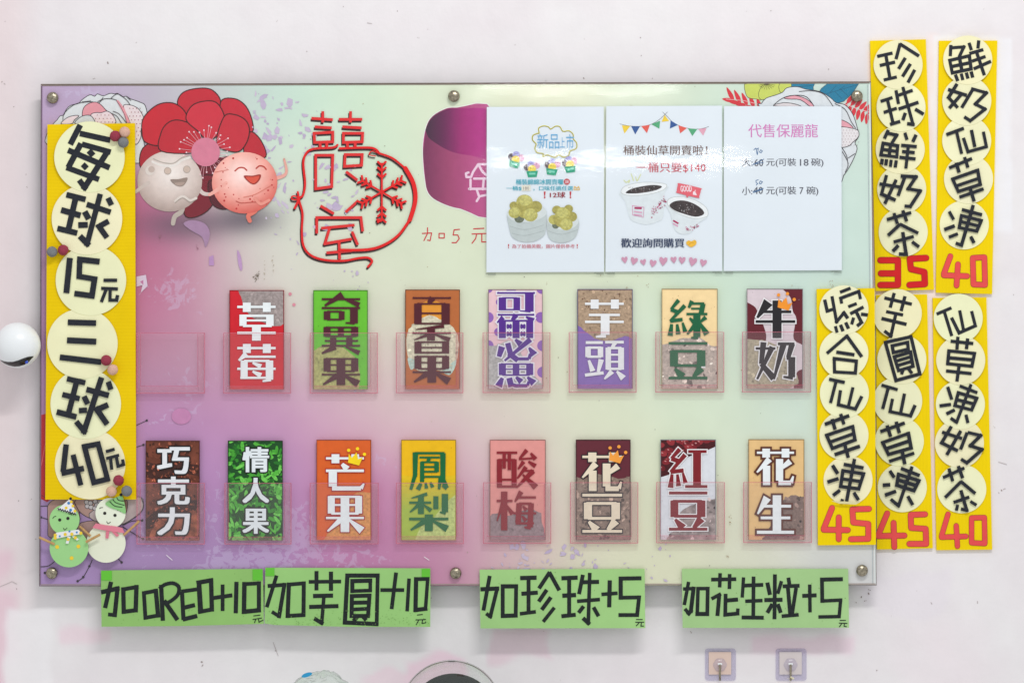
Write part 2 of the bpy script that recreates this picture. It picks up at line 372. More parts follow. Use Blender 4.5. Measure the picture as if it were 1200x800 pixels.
ad = nt.nodes.new('ShaderNodeMath'); ad.operation = 'MULTIPLY_ADD'; ad.inputs[1].default_value = 0.22; L.new(a2.outputs['Fac'], ad.inputs[0]); L.new(nz.outputs['Fac'], ad.inputs[2])
mr = nt.nodes.new('ShaderNodeMapRange'); mr.inputs['From Min'].default_value = 0.66; mr.inputs['From Max'].default_value = 0.69; mr.inputs['To Max'].default_value = 0.27
L.new(ad.outputs[0], mr.inputs['Value'])
gate = nt.nodes.new('ShaderNodeMath'); gate.operation = 'MULTIPLY'; L.new(mr.outputs[0], gate.inputs[0])
g2 = nt.nodes.new('ShaderNodeMapRange'); g2.inputs['From Min'].default_value = 0.08; g2.inputs['From Max'].default_value = 0.3; L.new(a2.outputs['Fac'], g2.inputs['Value']); L.new(g2.outputs[0], gate.inputs[1])
mixn = nt.nodes.new('ShaderNodeMixRGB'); mixn.inputs[2].default_value = (*lin((208, 200, 228)), 1)
L.new(gate.outputs[0], mixn.inputs[0]); L.new(at.outputs['Color'], mixn.inputs[1]); L.new(mixn.outputs[0], bb.inputs['Base Color'])
bb.inputs['Roughness'].default_value = 0.6; bb.inputs['Specular IOR Level'].default_value = 0.2
TL, TR, BR, BL = (48.5, 100), (1020, 97), (1026.5, 685), (46.5, 686)
def quad(a, b):   # a across, b down, 0..1
    t = tuple(TL[i] * (1 - a) + TR[i] * a for i in (0, 1)); u = tuple(BL[i] * (1 - a) + BR[i] * a for i in (0, 1))
    return tuple(t[i] * (1 - b) + u[i] * b for i in (0, 1))
NX, NY = 244, 148
def bpos(a, b): return P(*quad(a, b), YB) - Vector(board.location)
pan = colour_grid('printed_panel', [i / NX for i in range(NX + 1)], [j / NY for j in range(NY + 1)], bpos, lambda a, b: board_colour(*quad(a, b)), mB, lambda a, b: splat(*quad(a, b)))
pan.parent = board
b_ = MB(); b_.slab([(47.8, 98.6), (1020.6, 95.6), (1027.2, 685.6), (45.8, 686.6)], YB + 0.0004, 0.0076, None, M_EDGE); b_.build('acrylic_backing', board)
b_ = MB(); b_.poly([TL, TR, BR, BL], YB - 0.0022, None, M_CLEAR); b_.build('clear_face', board)
b_ = MB()     # painted highlight lines and darker edge lines along the rim of the sheet
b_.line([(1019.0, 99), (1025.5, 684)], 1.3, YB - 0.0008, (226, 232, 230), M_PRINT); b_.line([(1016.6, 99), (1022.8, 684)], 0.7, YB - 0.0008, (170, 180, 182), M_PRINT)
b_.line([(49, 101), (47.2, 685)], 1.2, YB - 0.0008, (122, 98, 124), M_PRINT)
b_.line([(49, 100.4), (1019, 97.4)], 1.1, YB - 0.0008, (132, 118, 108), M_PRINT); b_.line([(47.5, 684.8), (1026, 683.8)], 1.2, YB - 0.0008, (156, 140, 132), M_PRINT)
b_.build('painted_edge_lines', board)
YA = YB - 0.0004      # artwork sheets, just in front of the print
LINE = (52, 44, 52)
# --- red flower
f = MB()
RD, RD2 = (200, 32, 50), (206, 44, 60)
petals = [("235,120 265,60 350,38 420,50 460,115 400,200 280,190", (196, 34, 52)), ("460,110 530,92 590,130 625,210 615,270 480,250", (200, 38, 56)),
  ("615,265 670,310 695,395 600,400 580,340", (190, 34, 50)), ("40,440 55,350 140,310 200,380 180,470 90,480", (172, 28, 44)),
  ("270,690 340,705 420,640 440,500 300,520", (122, 22, 40)), ("410,630 470,668 530,640 500,540 400,520", (88, 20, 34)),
  ("50,260 60,190 130,125 210,115 270,155 280,220 170,330 70,320", (200, 32, 48)), ("150,365 150,270 190,215 250,205 330,240 360,300 340,370", (192, 34, 50)),
  ("280,200 310,130 380,105 440,115 478,180 470,250 400,310 340,260", (206, 46, 64)), ("475,190 530,175 590,205 610,260 590,330 540,370 440,330", (198, 42, 58))]
f.poly(pts('fl', "330,420 560,380 560,560 420,650 330,600"), YA, (112, 20, 38))
for s, c in petals:
    q = smooth(pts('fl', s)); f.poly(q, YA, c); f.line(q + [q[0]], 1.2, YA, (58, 16, 20))
for i in range(34):
    t = 6.28 * i / 34 + random.uniform(-.06, .06)
    if 1.9 < t < 2.9: continue
    r0, r1 = 15, random.uniform(22, 34); cx, cy = pts('fl', "382,370")[0]
    f.line([(cx + r0 * math.cos(t), cy + r0 * math.sin(t)), (cx + r1 * math.cos(t), cy + r1 * math.sin(t) * .95)], 0.45, YA, (232, 170, 180)); f.disc(cx + r1 * math.cos(t), cy + r1 * math.sin(t) * .95, 1.0, YA, (240, 205, 212), n=8)
f.disc(cx, cy, 16.8, YA, (214, 126, 150), n=32)
f.build('printed_red_flower', board)
# --- dumplings
def radial(mb, cx, cy, rx, ry, y, c0, c1, c2, hx, hy):
    n, rr = 40, 9; s = mb
    yy = y - s.k * 4e-6; s.k += 1
    def colr(x, yv):
        d = math.hypot((x - cx - hx) / rx, (yv - cy - hy) / ry) / 1.25
        return lin(mixc(c0, c1, min(1, d / .6)) if d < .6 else mixc(c1, c2, min(1, (d - .6) / .45)))
    for j in range(rr):
        for i in range(n):
            q = []
            for (a, b) in ((i, j), (i + 1, j), (i + 1, j + 1), (i, j + 1)):
                t = 6.28318 * a / n; q.append((cx + rx * b / rr * math.cos(t), cy + ry * b / rr * math.sin(t)))
            if j == 0: q = q[1:]
            k = len(s.v); s.v += [tuple(P(a, b, yy)) for a, b in q]; s.f.append(tuple(range(k, k + len(q)))); s.c.append([colr(a, b) for a, b in q]); s.m.append(s.mi(M_PRINT)); s.smooth.append(False)
def limb(mb, s, w, c, tp=0.8):
    q = smooth(pts('fl', s), 5, False); mb.line(q, w, YA, c, rnd=True, taper=tp)
d = MB(); d.k = 120
limb(d, "90,530 50,555 10,582", 5, (198, 182, 172)); limb(d, "262,640 255,680 222,705 212,742", 6.4, (186, 174, 164)); limb(d, "345,560 370,585 405,590", 5, (214, 200, 194))
cx, cy = pts('fl', "195,522")[0]; radial(d, cx, cy, 38, 35.6, YA, (246, 238, 232), (216, 200, 192), (172, 152, 144), 2, -10)
limb(d, "85,530 50,552 10,580", 4.4, (204, 190, 182))
for s, w, c in (("105,420 150,438 215,440 260,412 300,398", 2.6, (232, 226, 220)), ("110,405 160,425 215,428 258,400 310,388", 1.2, (184, 174, 164)), ("225,625 262,600 300,622 332,610", 3.2, (222, 212, 204)), ("225,632 262,608 300,630 330,618", 1.0, (168, 156, 146))):
    d.line(smooth(pts('fl', s), 4, False), w, YA, c, rnd=True)
d.disc(*pts('fl', "92,466")[0], 5.6, YA, (222, 212, 204)); d.disc(*pts('fl', "100,460")[0], 3.8, YA, (196, 178, 168))
for s in ("184,468", "284,460"): d.disc(*pts('fl', s)[0], 4.3, YA, (176, 164, 154)); d.disc(*pts('fl', s)[0], 3.6, YA, (206, 186, 172))
d.poly(smooth(pts('fl', "198,514 240,511 286,503 280,528 258,548 226,543")), YA, (150, 132, 122)); d.poly(smooth(pts('fl', "220,532 250,527 274,528 256,544 234,543")), YA, (176, 154, 142))
d.build('printed_white_dumpling', board)
d = MB(); d.k = 420
limb(d, "752,505 790,492 803,465 790,405", 4.6, (232, 168, 156), .5); limb(d, "652,640 640,675 605,700 612,728", 6.0, (222, 120, 104))
cx, cy = pts('fl', "585,530")[0]; radial(d, cx, cy, 38.4, 36, YA, (252, 230, 224), (240, 172, 160), (210, 96, 86), -4, -10)
limb(d, "488,532 430,575 402,592", 4.6, (236, 172, 160), .8)
for i in range(46):
    t = random.uniform(0, 6.28); r = random.uniform(.5, .93); x = cx + 38 * r * math.cos(t); y = cy + 35 * r * math.sin(t)
    if abs(x - cx - 6) < 24 and -22 < y - cy < 6: continue
    d.disc(x, y, random.uniform(.4, 1.25), YA, (188, 56, 56), n=8)
for s, w, c in (("535,468 555,452 580,452 596,465", 1.6, (186, 70, 60)), ("645,455 662,442 684,446 697,460", 1.6, (186, 70, 60)), ("430,475 500,462", .7, (214, 120, 108)), ("540,625 570,635 640,630 700,640", .9, (190, 86, 76)), ("640,610 668,640 712,620", 3.4, (232, 150, 136)), ("580,605 640,590 720,545", .8, (216, 126, 112))):
    d.line(smooth(pts('fl', s), 4, False), w, YA, c, rnd=True)
d.poly(smooth(pts('fl', "580,494 625,493 668,487 662,516 636,538 608,528")), YA, (158, 56, 48)); d.poly(smooth(pts('fl', "592,500 628,499 660,494 654,514 634,532 612,524")), YA, (214, 88, 70))
d.build('printed_pink_dumpling', board)
# --- white flower, upper left
f = MB(); f.clip = (48.6, 99.4, 1019, 684.5); WF = (218, 222, 224)
q = pts('tl', "130,700 120,640 150,560 200,490 240,450 270,410 310,400 330,350 380,300 460,280 500,240 580,190 630,205 660,180 720,200 790,175 840,180 870,175 920,210 960,205 1000,230 1060,250 1110,270 1156,300 1180,420 1130,480 1115,540 1150,720 1130,860 1040,900 300,800"); q = smooth(q, 3)
f.poly(q, YA, WF); f.line(q + [q[0]], .75, YA, LINE)
q = smooth(pts('tl', "505,420 510,340 550,290 620,265 680,280 740,340 775,390 690,470 560,470"), 4); f.poly(q, YA, (226, 152, 162)); f.line(q + [q[0]], .75, YA, LINE)
q = smooth(pts('tl', "930,310 1000,295 1080,330 1130,400 1150,470 1115,540 1110,640 1050,700 1000,480"), 4); f.poly(q, YA, (230, 216, 218)); f.line(q + [q[0]], .75, YA, LINE)
q = smooth(pts('tl', "590,400 640,375 700,375 760,360 820,400 840,490 620,490"), 4); f.poly(q, YA, (232, 214, 218)); f.line(q + [q[0]], .75, YA, LINE)
q = smooth(pts('tl', "280,490 340,430 420,405 465,410 420,450 390,490"), 4); f.poly(q, YA, (232, 214, 218)); f.line(q + [q[0]], .75, YA, LINE)
q = smooth(pts('tl', "430,490 470,430 540,402 600,415 625,490"), 4); f.poly(q, YA, (210, 214, 216)); f.line(q + [q[0]], .75, YA, LINE)
f.poly(pts('tl', "850,240 880,250 940,330 975,420 1000,480 965,480 930,380"), YA, (224, 150, 160)); f.line(pts('tl', "850,240 900,310 945,400 965,480"), .5, YA, LINE)
for s in ("300,450 315,380 420,290 560,262 620,265", "670,280 720,235 800,230 860,245", "720,215 700,240 660,262", "800,225 870,180 960,240 1000,295", "820,360 880,385 930,440 960,480", "800,380 860,410 900,470 915,490", "500,260 520,262 590,252", "960,205 1010,250"):
    f.line(smooth(pts('tl', s), 4, False), .75, YA, LINE)
for gx in range(960, 1130, 36):
    for gy in range(330, 680, 40):
        if abs(gx - 1060) < 90 - abs(gy - 500) * .15: f.disc(*pts('tl', f"{gx + (gy // 40 % 2) * 18},{gy}")[0], .62, YA, (150, 70, 84), n=6)
for gx in range(640, 830, 40):
    for gy in range(400, 490, 36): f.disc(*pts('tl', f"{gx + (gy // 36 % 2) * 18},{gy}")[0], .55, YA, (150, 70, 84), n=6)
f.build('printed_white_flower', board)
# --- bouquet, upper right
f = MB(); f.clip = (48, 98.4, 1019.4, 684)
def leaf(mb, x0, y0, x1, y1, w, c, reg='tr'):
    (ax, ay), (bx, by) = pts(reg, f"{x0},{y0} {x1},{y1}"); dx, dy = bx - ax, by - ay; l = math.hypot(dx, dy); nx, ny = -dy / l * w, dx / l * w
    mb.poly(smooth([(ax, ay), (ax + dx * .4 + nx, ay + dy * .4 + ny), (bx, by), (ax + dx * .4 - nx, ay + dy * .4 - ny)], 3), YA, c)
FR = (212, 48, 60)
for i in range(6):
    x, y = 60 + i * 45, 140 + i * 14
    leaf(f, x + 55, y + 25, x + 5 + i * 6, y - 70 + i * 4, 2.6, FR); leaf(f, x + 45, y + 22, x - 25, y + 8 + i * 5, 2.4, FR)
f.line(pts('tr', "60,150 180,160 300,190"), .5, YA, (238, 200, 200))
for i in range(7):
    x, y = 855 + i * 28, 165 + i * 14
    leaf(f, x + 15, y + 15, x + 65, y - 50 + i * 3, 2.5, FR); leaf(f, x + 15, y + 10, x - 10 + i * 3, y + 85, 2.5, FR)
f.line(pts('tr', "850,180 940,215 1030,240"), .6, YA, (238, 206, 206))
for s in ("185,60 200,48 330,48 300,150 270,150 210,140 190,100", "330,48 500,48 500,75 420,120 380,130 300,155 280,110", "420,48 500,48 500,80 430,110"):
    q = smooth(pts('tr', s), 3); f.poly(q, YA, (198, 210, 98)); f.line(q + [q[0]], .5, YA, (70, 66, 50))
for i in range(9):
    t = math.pi * (.08 + .84 * i / 8); f.line([pts('tr', "335,48")[0], (pts('tr', "335,48")[0][0] + 10 * math.cos(t), pts('tr', "335,48")[0][1] + 7 * math.sin(t))], .4, YA, (70, 60, 50))
for s in ("500,48 655,48 645,70 650,105 590,85 500,80", "668,130 700,80 740,48 950,48 905,115 850,165 800,180 760,150"):
    q = pts('tr', s); f.poly(q, YA, (26, 122, 156)); f.line(q + [q[0]], .5, YA, (22, 62, 82))
for s in ("700,125 940,55", "760,105 800,60", "790,100 840,150", "830,85 880,130", "820,88 860,60", "520,70 640,60", "540,68 600,85"): f.line(pts('tr', s), .4, YA, (16, 70, 96))
q = smooth(pts('tr', "290,210 300,180 330,145 390,125 440,105 470,75 540,68 600,85 690,100 760,140 800,175 860,190 910,250 940,340 950,400 925,440 940,480 920,540 890,600 850,660 800,700 500,500"), 3)
f.poly(q, YA, (216, 222, 226)); f.line(q + [q[0]], .75, YA, LINE)
for s, c in (("450,140 520,125 600,150 650,195 625,200 560,155 480,150", (226, 160, 172)), ("830,290 880,310 915,345 880,345 830,330", (226, 160, 172)), ("820,345 900,345 945,360 950,400 910,440 880,465 820,465", (226, 222, 224)), ("380,195 450,175 530,185 560,205", (222, 214, 216))):
    q = smooth(pts('tr', s), 3); f.poly(q, YA, c); f.line(q + [q[0]], .75, YA, LINE)
for s in ("380,190 440,145 520,125 600,135 650,195", "550,100 640,95 720,120 780,200", "835,470 870,530 880,600", "840,500 880,580 860,640", "790,180 860,220 900,300 930,345", "880,545 925,515"): f.line(smooth(pts('tr', s), 4, False), .75, YA, LINE)
for gx in range(840, 945, 20):
    for gy in range(358, 460, 20): f.disc(*pts('tr', f"{gx + (gy // 20 % 2) * 10},{gy}")[0], .45, YA, (150, 120, 126), n=6)
f.build('printed_bouquet', board)
# --- blossom, lower left
f = MB(); f.clip = (47.6, 100, 1019, 684.5)
f.poly([(48.2, 486), (56, 484), (58, 586), (55, 588), (47.8, 584)], YA, (178, 20, 34)); f.line([(48.5, 545), (53, 520), (53.5, 490)], .5, YA, (216, 120, 120)); f.line([(48.5, 580), (56, 584)], .7, YA, (60, 30, 30))
for s, c in (("105,200 110,140 160,100 240,90 330,100 340,150 345,300 130,400 108,300", (176, 140, 130)), ("330,100 560,90 640,110 470,240 380,215 340,170", (178, 142, 132)), ("640,90 830,80 852,150 820,210 700,290 600,300 500,280 430,210", (188, 172, 170)), ("640,100 720,100 730,160 700,240 640,250", (160, 120, 112)), ("340,300 460,265 520,300 500,420 380,420", (172, 138, 132))):
    q = smooth(pts('bl', s), 3); f.poly(q, YA, c); f.line(q + [q[0]], .75, YA, LINE)
for dx, dy in ((410, 120), (440, 128), (478, 115), (515, 118), (415, 152), (445, 160), (475, 168), (490, 142), (505, 160)): f.disc(*pts('bl', f"{dx},{dy}")[0], 3.0, YA, (50, 44, 50)); f.disc(*pts('bl', f"{dx},{dy}")[0], 2.35, YA, (196, 190, 192))
for s in ("700,300 760,270 845,262", "690,310 760,355 850,408", "455,570 432,620 384,705 340,737", "655,560 684,590", "45,625 110,618 165,580", "52,238 110,256", "45,152 110,150", "835,80 855,150 820,215 690,300"):
    f.line(smooth(pts('bl', s), 4, False), .9, YA, LINE)
for s in ("845,262", "850,408", "806,385", "432,620", "384,705", "340,737", "684,590", "52,238", "84,672", "38,684"): f.disc(*pts('bl', s)[0], 1.5, YA, LINE, n=10)
for a, b in (((160, 498), (172, 492.5)), ((160, 523.5), (168, 521))): f.line([a, b], .7, YA, LINE); f.disc(*b, 1.4, YA, LINE, n=10)
f.build('printed_brown_blossom', board)
# --- ink flakes and grime
f = MB()
def flake(x, y, r, c):
    n = random.randint(4, 7); t0 = random.random() * 6; a = random.random() * 3; el = random.uniform(.25, .8)
    q = []
    for i in range(n):
        t = t0 + 6.283 * i / n; rr = r * random.uniform(.5, 1.25); u, v = rr * math.cos(t), rr * math.sin(t) * el; q.append((x + u * math.cos(a) - v * math.sin(a), y + u * math.sin(a) + v * math.cos(a)))
    f.poly(q, YA, c)
for x0, y0, x1, y1, n, r in ((296, 108, 345, 260, 60, 4.6), (345, 118, 372, 180, 18, 3.4), (365, 190, 425, 270, 30, 4.4), (375, 215, 405, 245, 7, 5), (320, 255, 372, 320, 10, 2.4), (590, 636, 700, 682, 60, 4.2), (690, 636, 790, 682, 18, 2.4), (560, 655, 620, 684, 10, 2.4), (385, 320, 440, 350, 7, 2.2), (400, 440, 430, 462, 8, 2.2), (395, 300, 420, 325, 5, 1.6), (355, 380, 375, 400, 3, 1.5)):
    for i in range(n): flake(random.uniform(x0, x1), random.uniform(y0, y1), r * random.choice((.35, .5, .7, 1, 1.3)), mixc((206, 194, 212), (186, 170, 200), random.random()))
for s in ("245,262 218,268 226,262 240,270 244,286 241,276", ): pass
f.poly(smooth([(215, 262), (225, 258), (240, 262), (246, 274), (241, 290), (237, 278), (224, 270)], 3), YA, (166, 132, 164))
f.poly([(245, 301), (250, 299), (251, 311), (245, 311)], YA, (184, 142, 190)); f.poly(smooth([(278, 293), (282, 300), (284, 314), (282, 317), (279, 308)], 3), YA, (188, 150, 194))
f.poly([(160, 324), (171, 322), (173, 335), (165, 343), (167, 334), (160, 336)], YA, (214, 196, 214)); f.poly([(164, 330), (168, 328), (168, 334)], YA, (190, 120, 160))
f.disc(212.5, 487.5, 11.5, YA, (196, 132, 176), ry=9.5)
f.disc(340, 344.5, 2.0, YA, (220, 140, 156), n=12); f.disc(344.5, 357, 2.0, YA, (220, 140, 156), n=12)
for i in range(26):
    t = random.gauss(0, 1); flake(300 + t * 1.6 + random.gauss(0, 1.6), 325 - t * 2.6 + random.gauss(0, 1), random.uniform(.5, 1.5), (112, 100, 84))
for x, y0, y1 in ((310, 305, 330), (320, 300, 324), (231, 285, 295), (188, 275, 284)):
    for i in range(9): flake(x + random.gauss(0, .8), random.uniform(y0, y1), random.uniform(.5, 1.2), (176, 164, 140) if x > 250 else (150, 100, 118))
for i in range(120):
    x, y = random.uniform(420, 1010), random.uniform(100, 682); f.disc(x, y, random.uniform(.25, .7), YA, random.choice(((150, 140, 118), (170, 150, 110), (130, 130, 120))), n=6)
for x, y in ((856, 605), (855, 612), (852, 652), (735, 337), (973, 331), (976, 335), (759, 334), (640, 332)):
    for i in range(4): flake(x + random.gauss(0, 1), y + random.gauss(0, 1.4), random.uniform(.5, 1.1), (150, 116, 70))
for a, b in (((195, 650), (202, 656)), ((497, 652), (503, 656))): f.line([a, b], .8, YA, (230, 224, 228))
f.build('printed_flakes', board)
# --- emblem
LOGO = "193,42 193,95;140,75 240,82;155,115 235,120;152,145 240,140 240,185 155,188 152,145;180,190 182,212;212,188 212,210;160,248 240,248 235,395 160,405 160,248;323,42 323,95;268,80 378,80;285,115 375,120;290,145 380,145 378,185 290,188 290,145;308,190 310,214;345,190 345,212;298,245 378,245 375,295 295,300 298,245;302,325 355,365;182,485 245,522;360,460 300,515;165,615 165,540 372,540 380,605;185,590 342,575;225,590 203,662 330,640;330,605 357,668;270,650 272,735;210,705 330,695"
CURVES = [("262,200 240,212 150,218 115,240 102,285 110,380 100,435 82,455 98,520 95,600 102,670 135,715 200,738 290,742 360,730 405,728 424,745 405,770", 9), ("272,216 400,212 440,220 458,240", 9), ("455,238 520,262 580,310", 8), ("580,308 618,380 627,460 602,550", 17), ("604,545 550,620 480,668 400,690 270,692", 11), ("82,455 52,455 48,442 66,440 82,455", 6), ("82,455 76,420", 8), ("82,455 62,495", 10), ("458,240 425,228 410,245 440,252", 4)]
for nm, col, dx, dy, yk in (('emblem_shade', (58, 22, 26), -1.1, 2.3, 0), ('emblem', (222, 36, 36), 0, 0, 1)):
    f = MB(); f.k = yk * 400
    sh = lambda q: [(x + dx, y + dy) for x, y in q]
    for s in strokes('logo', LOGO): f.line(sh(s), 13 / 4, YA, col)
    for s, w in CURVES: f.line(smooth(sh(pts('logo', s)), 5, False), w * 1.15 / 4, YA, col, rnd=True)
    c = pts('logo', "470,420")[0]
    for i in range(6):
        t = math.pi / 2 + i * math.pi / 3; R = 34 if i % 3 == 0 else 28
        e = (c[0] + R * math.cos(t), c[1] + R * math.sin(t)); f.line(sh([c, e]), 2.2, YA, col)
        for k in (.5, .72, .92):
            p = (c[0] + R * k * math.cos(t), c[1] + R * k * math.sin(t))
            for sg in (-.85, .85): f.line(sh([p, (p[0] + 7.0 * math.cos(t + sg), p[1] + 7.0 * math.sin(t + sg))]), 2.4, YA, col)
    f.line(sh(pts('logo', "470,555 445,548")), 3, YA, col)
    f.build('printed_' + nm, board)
# --- bucket print
f = MB()
q = smooth(pts('cup', "48,215 70,160 125,122 185,112 330,130 330,535 200,528 115,502 66,462 50,400 42,300"), 4); 
q = smooth(pts('cup', "58,225 80,165 130,130 185,121 330,138 330,525 200,516 120,491 75,457 60,400 52,300"), 4); f.line(q + [q[0]], 2.2, YA, (230, 236, 226)); f.poly(q, YA, (176, 62, 128))
# body in bands: printed metallic shift from dark left to bright right
for a, b, c in ((0, 60, (122, 42, 94)), (60, 110, (146, 50, 108)), (110, 170, (162, 56, 118)), (170, 230, (172, 60, 124)), (230, 300, (178, 66, 132))): pass
q = smooth(pts('cup', "62,222 82,167 132,133 185,124 330,142 330,310 240,308 170,295 110,265"), 4)
yk = YA - f.k * 4e-6; f.k += 1
def strip_print(poly, cols):
    xsn = min(p[0] for p in poly); xe = max(p[0] for p in poly); n = 24
    top = {}
    for i in range(n + 1):
        x = xsn + (xe - xsn) * i / n * .999 + .01; ysx = []
        for k in range(len(poly)):
            (ax, ay), (bx, by) = poly[k - 1], poly[k]
            if (ax - x) * (bx - x) <= 0 and ax != bx: ysx.append(ay + (by - ay) * (x - ax) / (bx - ax))
        top[i] = (x, min(ysx), max(ysx)) if ysx else (x, 0, 0)
    yy = YA - f.k * 4e-6; f.k += 1
    def cc(t):
        t *= len(cols) - 1; i = min(int(t), len(cols) - 2); return lin(mixc(cols[i], cols[i + 1], t - i))
    for i in range(n):
        a, b = top[i], top[i + 1]; k = len(f.v)
        f.v += [tuple(P(a[0], a[1], yy)), tuple(P(a[0], a[2], yy)), tuple(P(b[0], b[2], yy)), tuple(P(b[0], b[1], yy))]
        f.f.append((k, k + 1, k + 2, k + 3)); ca, cb = cc(i / n), cc((i + 1) / n); f.c.append([ca, ca, cb, cb]); f.m.append(f.mi(M_PRINT)); f.smooth.append(False)
strip_print(smooth(pts('cup', "58,226 80,165 130,130 185,121 330,138 330,525 200,516 120,491 75,457 60,400 52,300"), 4), [(116, 46, 84), (156, 66, 108), (182, 78, 132), (190, 86, 144)])
strip_print(smooth(pts('cup', "62,222 82,167 132,133 185,124 330,142 330,312 240,308 170,295 110,265"), 4), [(62, 36, 58), (100, 32, 80), (156, 38, 112), (178, 48, 132), (170, 48, 126)])
draw(f, 'cup', "302,342 268,342 248,372 240,392 222,392 220,378 230,374;268,342 285,372 305,388;252,398 302,398;238,402 238,440;232,438 304,438;290,398 286,440;262,440 272,470 262,486;300,462 278,466", 9, YA, (232, 204, 222), M_PRINT, rnd=True)
f.build('printed_bucket', board)
f = MB(); draw(f, 'cup', "70,590 70,612 56,640;50,612 86,610 80,640 70,638;115,612 136,612 135,630 115,630 115,612;195,596 174,598 170,618 188,618 194,632 182,648 166,648;250,594 290,592;244,614 302,612;262,614 258,632 244,650;282,614 282,645 302,645", 4.2, YA, (204, 50, 56), M_PRINT, rnd=True); f.build('printed_price_note', board)
# --- bolts
bolt_me = None
for px, py in ((62, 115), (532, 113), (1004, 113), (61, 671), (534, 671), (1010, 668)):
    if bolt_me is None:
        s = MB(); n = 28
        prof = [(0, 6.6), (2.2, 6.9), (3.6, 6.3), (5.0, 4.6), (5.7, 2.4), (5.9, 0.05)]
        for (z0, r0), (z1, r1) in zip(prof, prof[1:]):
            for i in range(n):
                t0, t1 = 6.28318 * i / n, 6.28318 * (i + 1) / n
                s.face([Vector((r0 * U * math.cos(t0), -z0 * U, r0 * U * math.sin(t0))), Vector((r0 * U * math.cos(t1), -z0 * U, r0 * U * math.sin(t1))), Vector((r1 * U * math.cos(t1), -z1 * U, r1 * U * math.sin(t1))), Vector((r1 * U * math.cos(t0), -z1 * U, r1 * U * math.sin(t0)))], None, M_METAL, True)
        s.tube((0, 0.001, 0), (0, 0.033, 0), 0.006, None, M_METAL, 12)
        bo = s.build('bolt', None, weld=True); bolt_me = bo.data
    else:
        bo = bpy.data.objects.new('bolt', bolt_me); COL.objects.link(bo)
    bo.parent = board; bo.location = P(px, py, YB - 0.0026) - Vector(board.location); bo.rotation_euler = (0, px * 1.7, 0)
# --- pockets
POCK = [(160, 389.7, 240, 461), (261.6, 389.7, 341, 461), (363, 389.7, 442.7, 461), (464, 389.5, 543, 460.5), (565.5, 389.3, 645, 460.3), (666.5, 389, 746, 460), (768, 388.8, 848.7, 459.8), (869.6, 388.5, 950.5, 459.5),
        (160, 565.5, 240, 637.5), (263, 565.5, 341.5, 637.5), (363, 565.4, 443.7, 637.3), (464, 565.3, 543.5, 637), (566, 565, 646, 636.7), (668, 564.8, 748, 636.4), (769, 564.6, 849.5, 636), (871, 564.5, 951.5, 635.8)]
pocket_frame_me = pocket_plate_me = None
for x0, y0, x1, y1 in POCK:
    ref = P(x0, y0, YB - 0.003) - Vector(board.location)
    s = MB(); w, h = x1 - x0, y1 - y0
    for a, b, c, d_, mm in ((0, 1.5, 3.6, h - 3, M_PFRAME), (w - 7.5, 1.5, w - 2.2, h - 3, M_PFRAME), (w - 1.6, 0, w, h, M_PFRAME), (3.6, h - 8, w - 7.5, h - 3.4, M_PFRAME), (0, h - 2.4, w - 1.7, h, M_PFRAME)):
        s.slab([(x0 + a, y0 + b), (x0 + c, y0 + b), (x0 + c, y0 + d_), (x0 + a, y0 + d_)], YB - 0.0095, 0.0065, None, mm); s.f.pop(-5); s.c.pop(-5); s.m.pop(-5); s.smooth.pop(-5)
    fr = s.build('card_pocket', board)
    s = MB(); s.slab([(x0, y0), (x1, y0), (x1, y1), (x0, y1)], YB - 0.0115, 0.0014, None, M_POCKET)
    s.f = s.f[:1]; s.c = s.c[:1]; s.m = s.m[:1]; s.smooth = s.smooth[:1]
    yl = YB - 0.0118
    for a, b, c, d_ in ((0, 0, w, .8), (0, .8, 1.0, h - 1), (w - 1.0, .8, w, h - 1), (0, h - 1.0, w, h), (4.4, 1, 5.0, h - 8), (w - 8.6, 1, w - 8.0, h - 8), (5, h - 9, w - 8.6, h - 8.4)):
        s.poly([(x0 + a, y0 + b), (x0 + c, y0 + b), (x0 + c, y0 + d_), (x0 + a, y0 + d_)], yl, None, M_PEDGE)
    s.build('front_plate', fr)

# ------------------------------------------------------------------ flavour cards
YC = YB - 0.0068      # card face
M_CARD = M_PRINT
def card(box, base, label, art, chars, cw, ink, bx=2.0, by=0.25, line=None, lw=1.4, base2=None, base_m=None, gothic=False):
    x0, y0, x1, y1 = box
    e = empty('flavour_card', (x0 + x1) / 2, y1, YC + 0.002, label, 'card', 'flavour cards in the board pockets')
    s = MB()
    s.slab([(x0, y0), (x1, y0), (x1, y1), (x0, y1)], YC, 0.002, base, base_m or M_CARD)
    s.k = 5
    art(s, x0, y0, x1, y1)
    s.line([(x0 + .4, y1), (x0 + .4, y0 + .4), (x1 - .4, y0 + .4), (x1 - .4, y1)], .8, YC - 0.0004, tuple(v * .62 for v in base), M_PRINT)
    for k in range(14): s.disc(random.uniform(x0 + 2, x1 - 2), random.uniform(y0 + 2, y1 - 2), random.uniform(.2, .5), YC - 0.0004, tuple(v * .72 for v in base), M_PRINT, 6)
    s.build('card_face', e)
    s = MB()
    a, b = cw
    def put(ch, box, y, c, grow):
        if ch in SERIF and not gothic: serif(s, ch, box, y, c, grow)
        else:
            x0_, y0_, x1_, y1_ = box
            s.glyphmesh(glyph(ch), (x0_ + bx, y0_ + by, x1_ - bx, y1_ - by), y, c, M_PRINT, outline(grow, bx, by) if grow else bolden(bx, by))
    if line:
        for ch, t0, t1 in chars: put(ch, (a, t0, b, t1), YC - 0.0016, line, lw)
        s.k = 0
    for ch, t0, t1 in chars: put(ch, (a, t0, b, t1), YC - 0.0023 if line else YC - 0.0016, ink, 0)
    s.build('lettering', e)
    return e
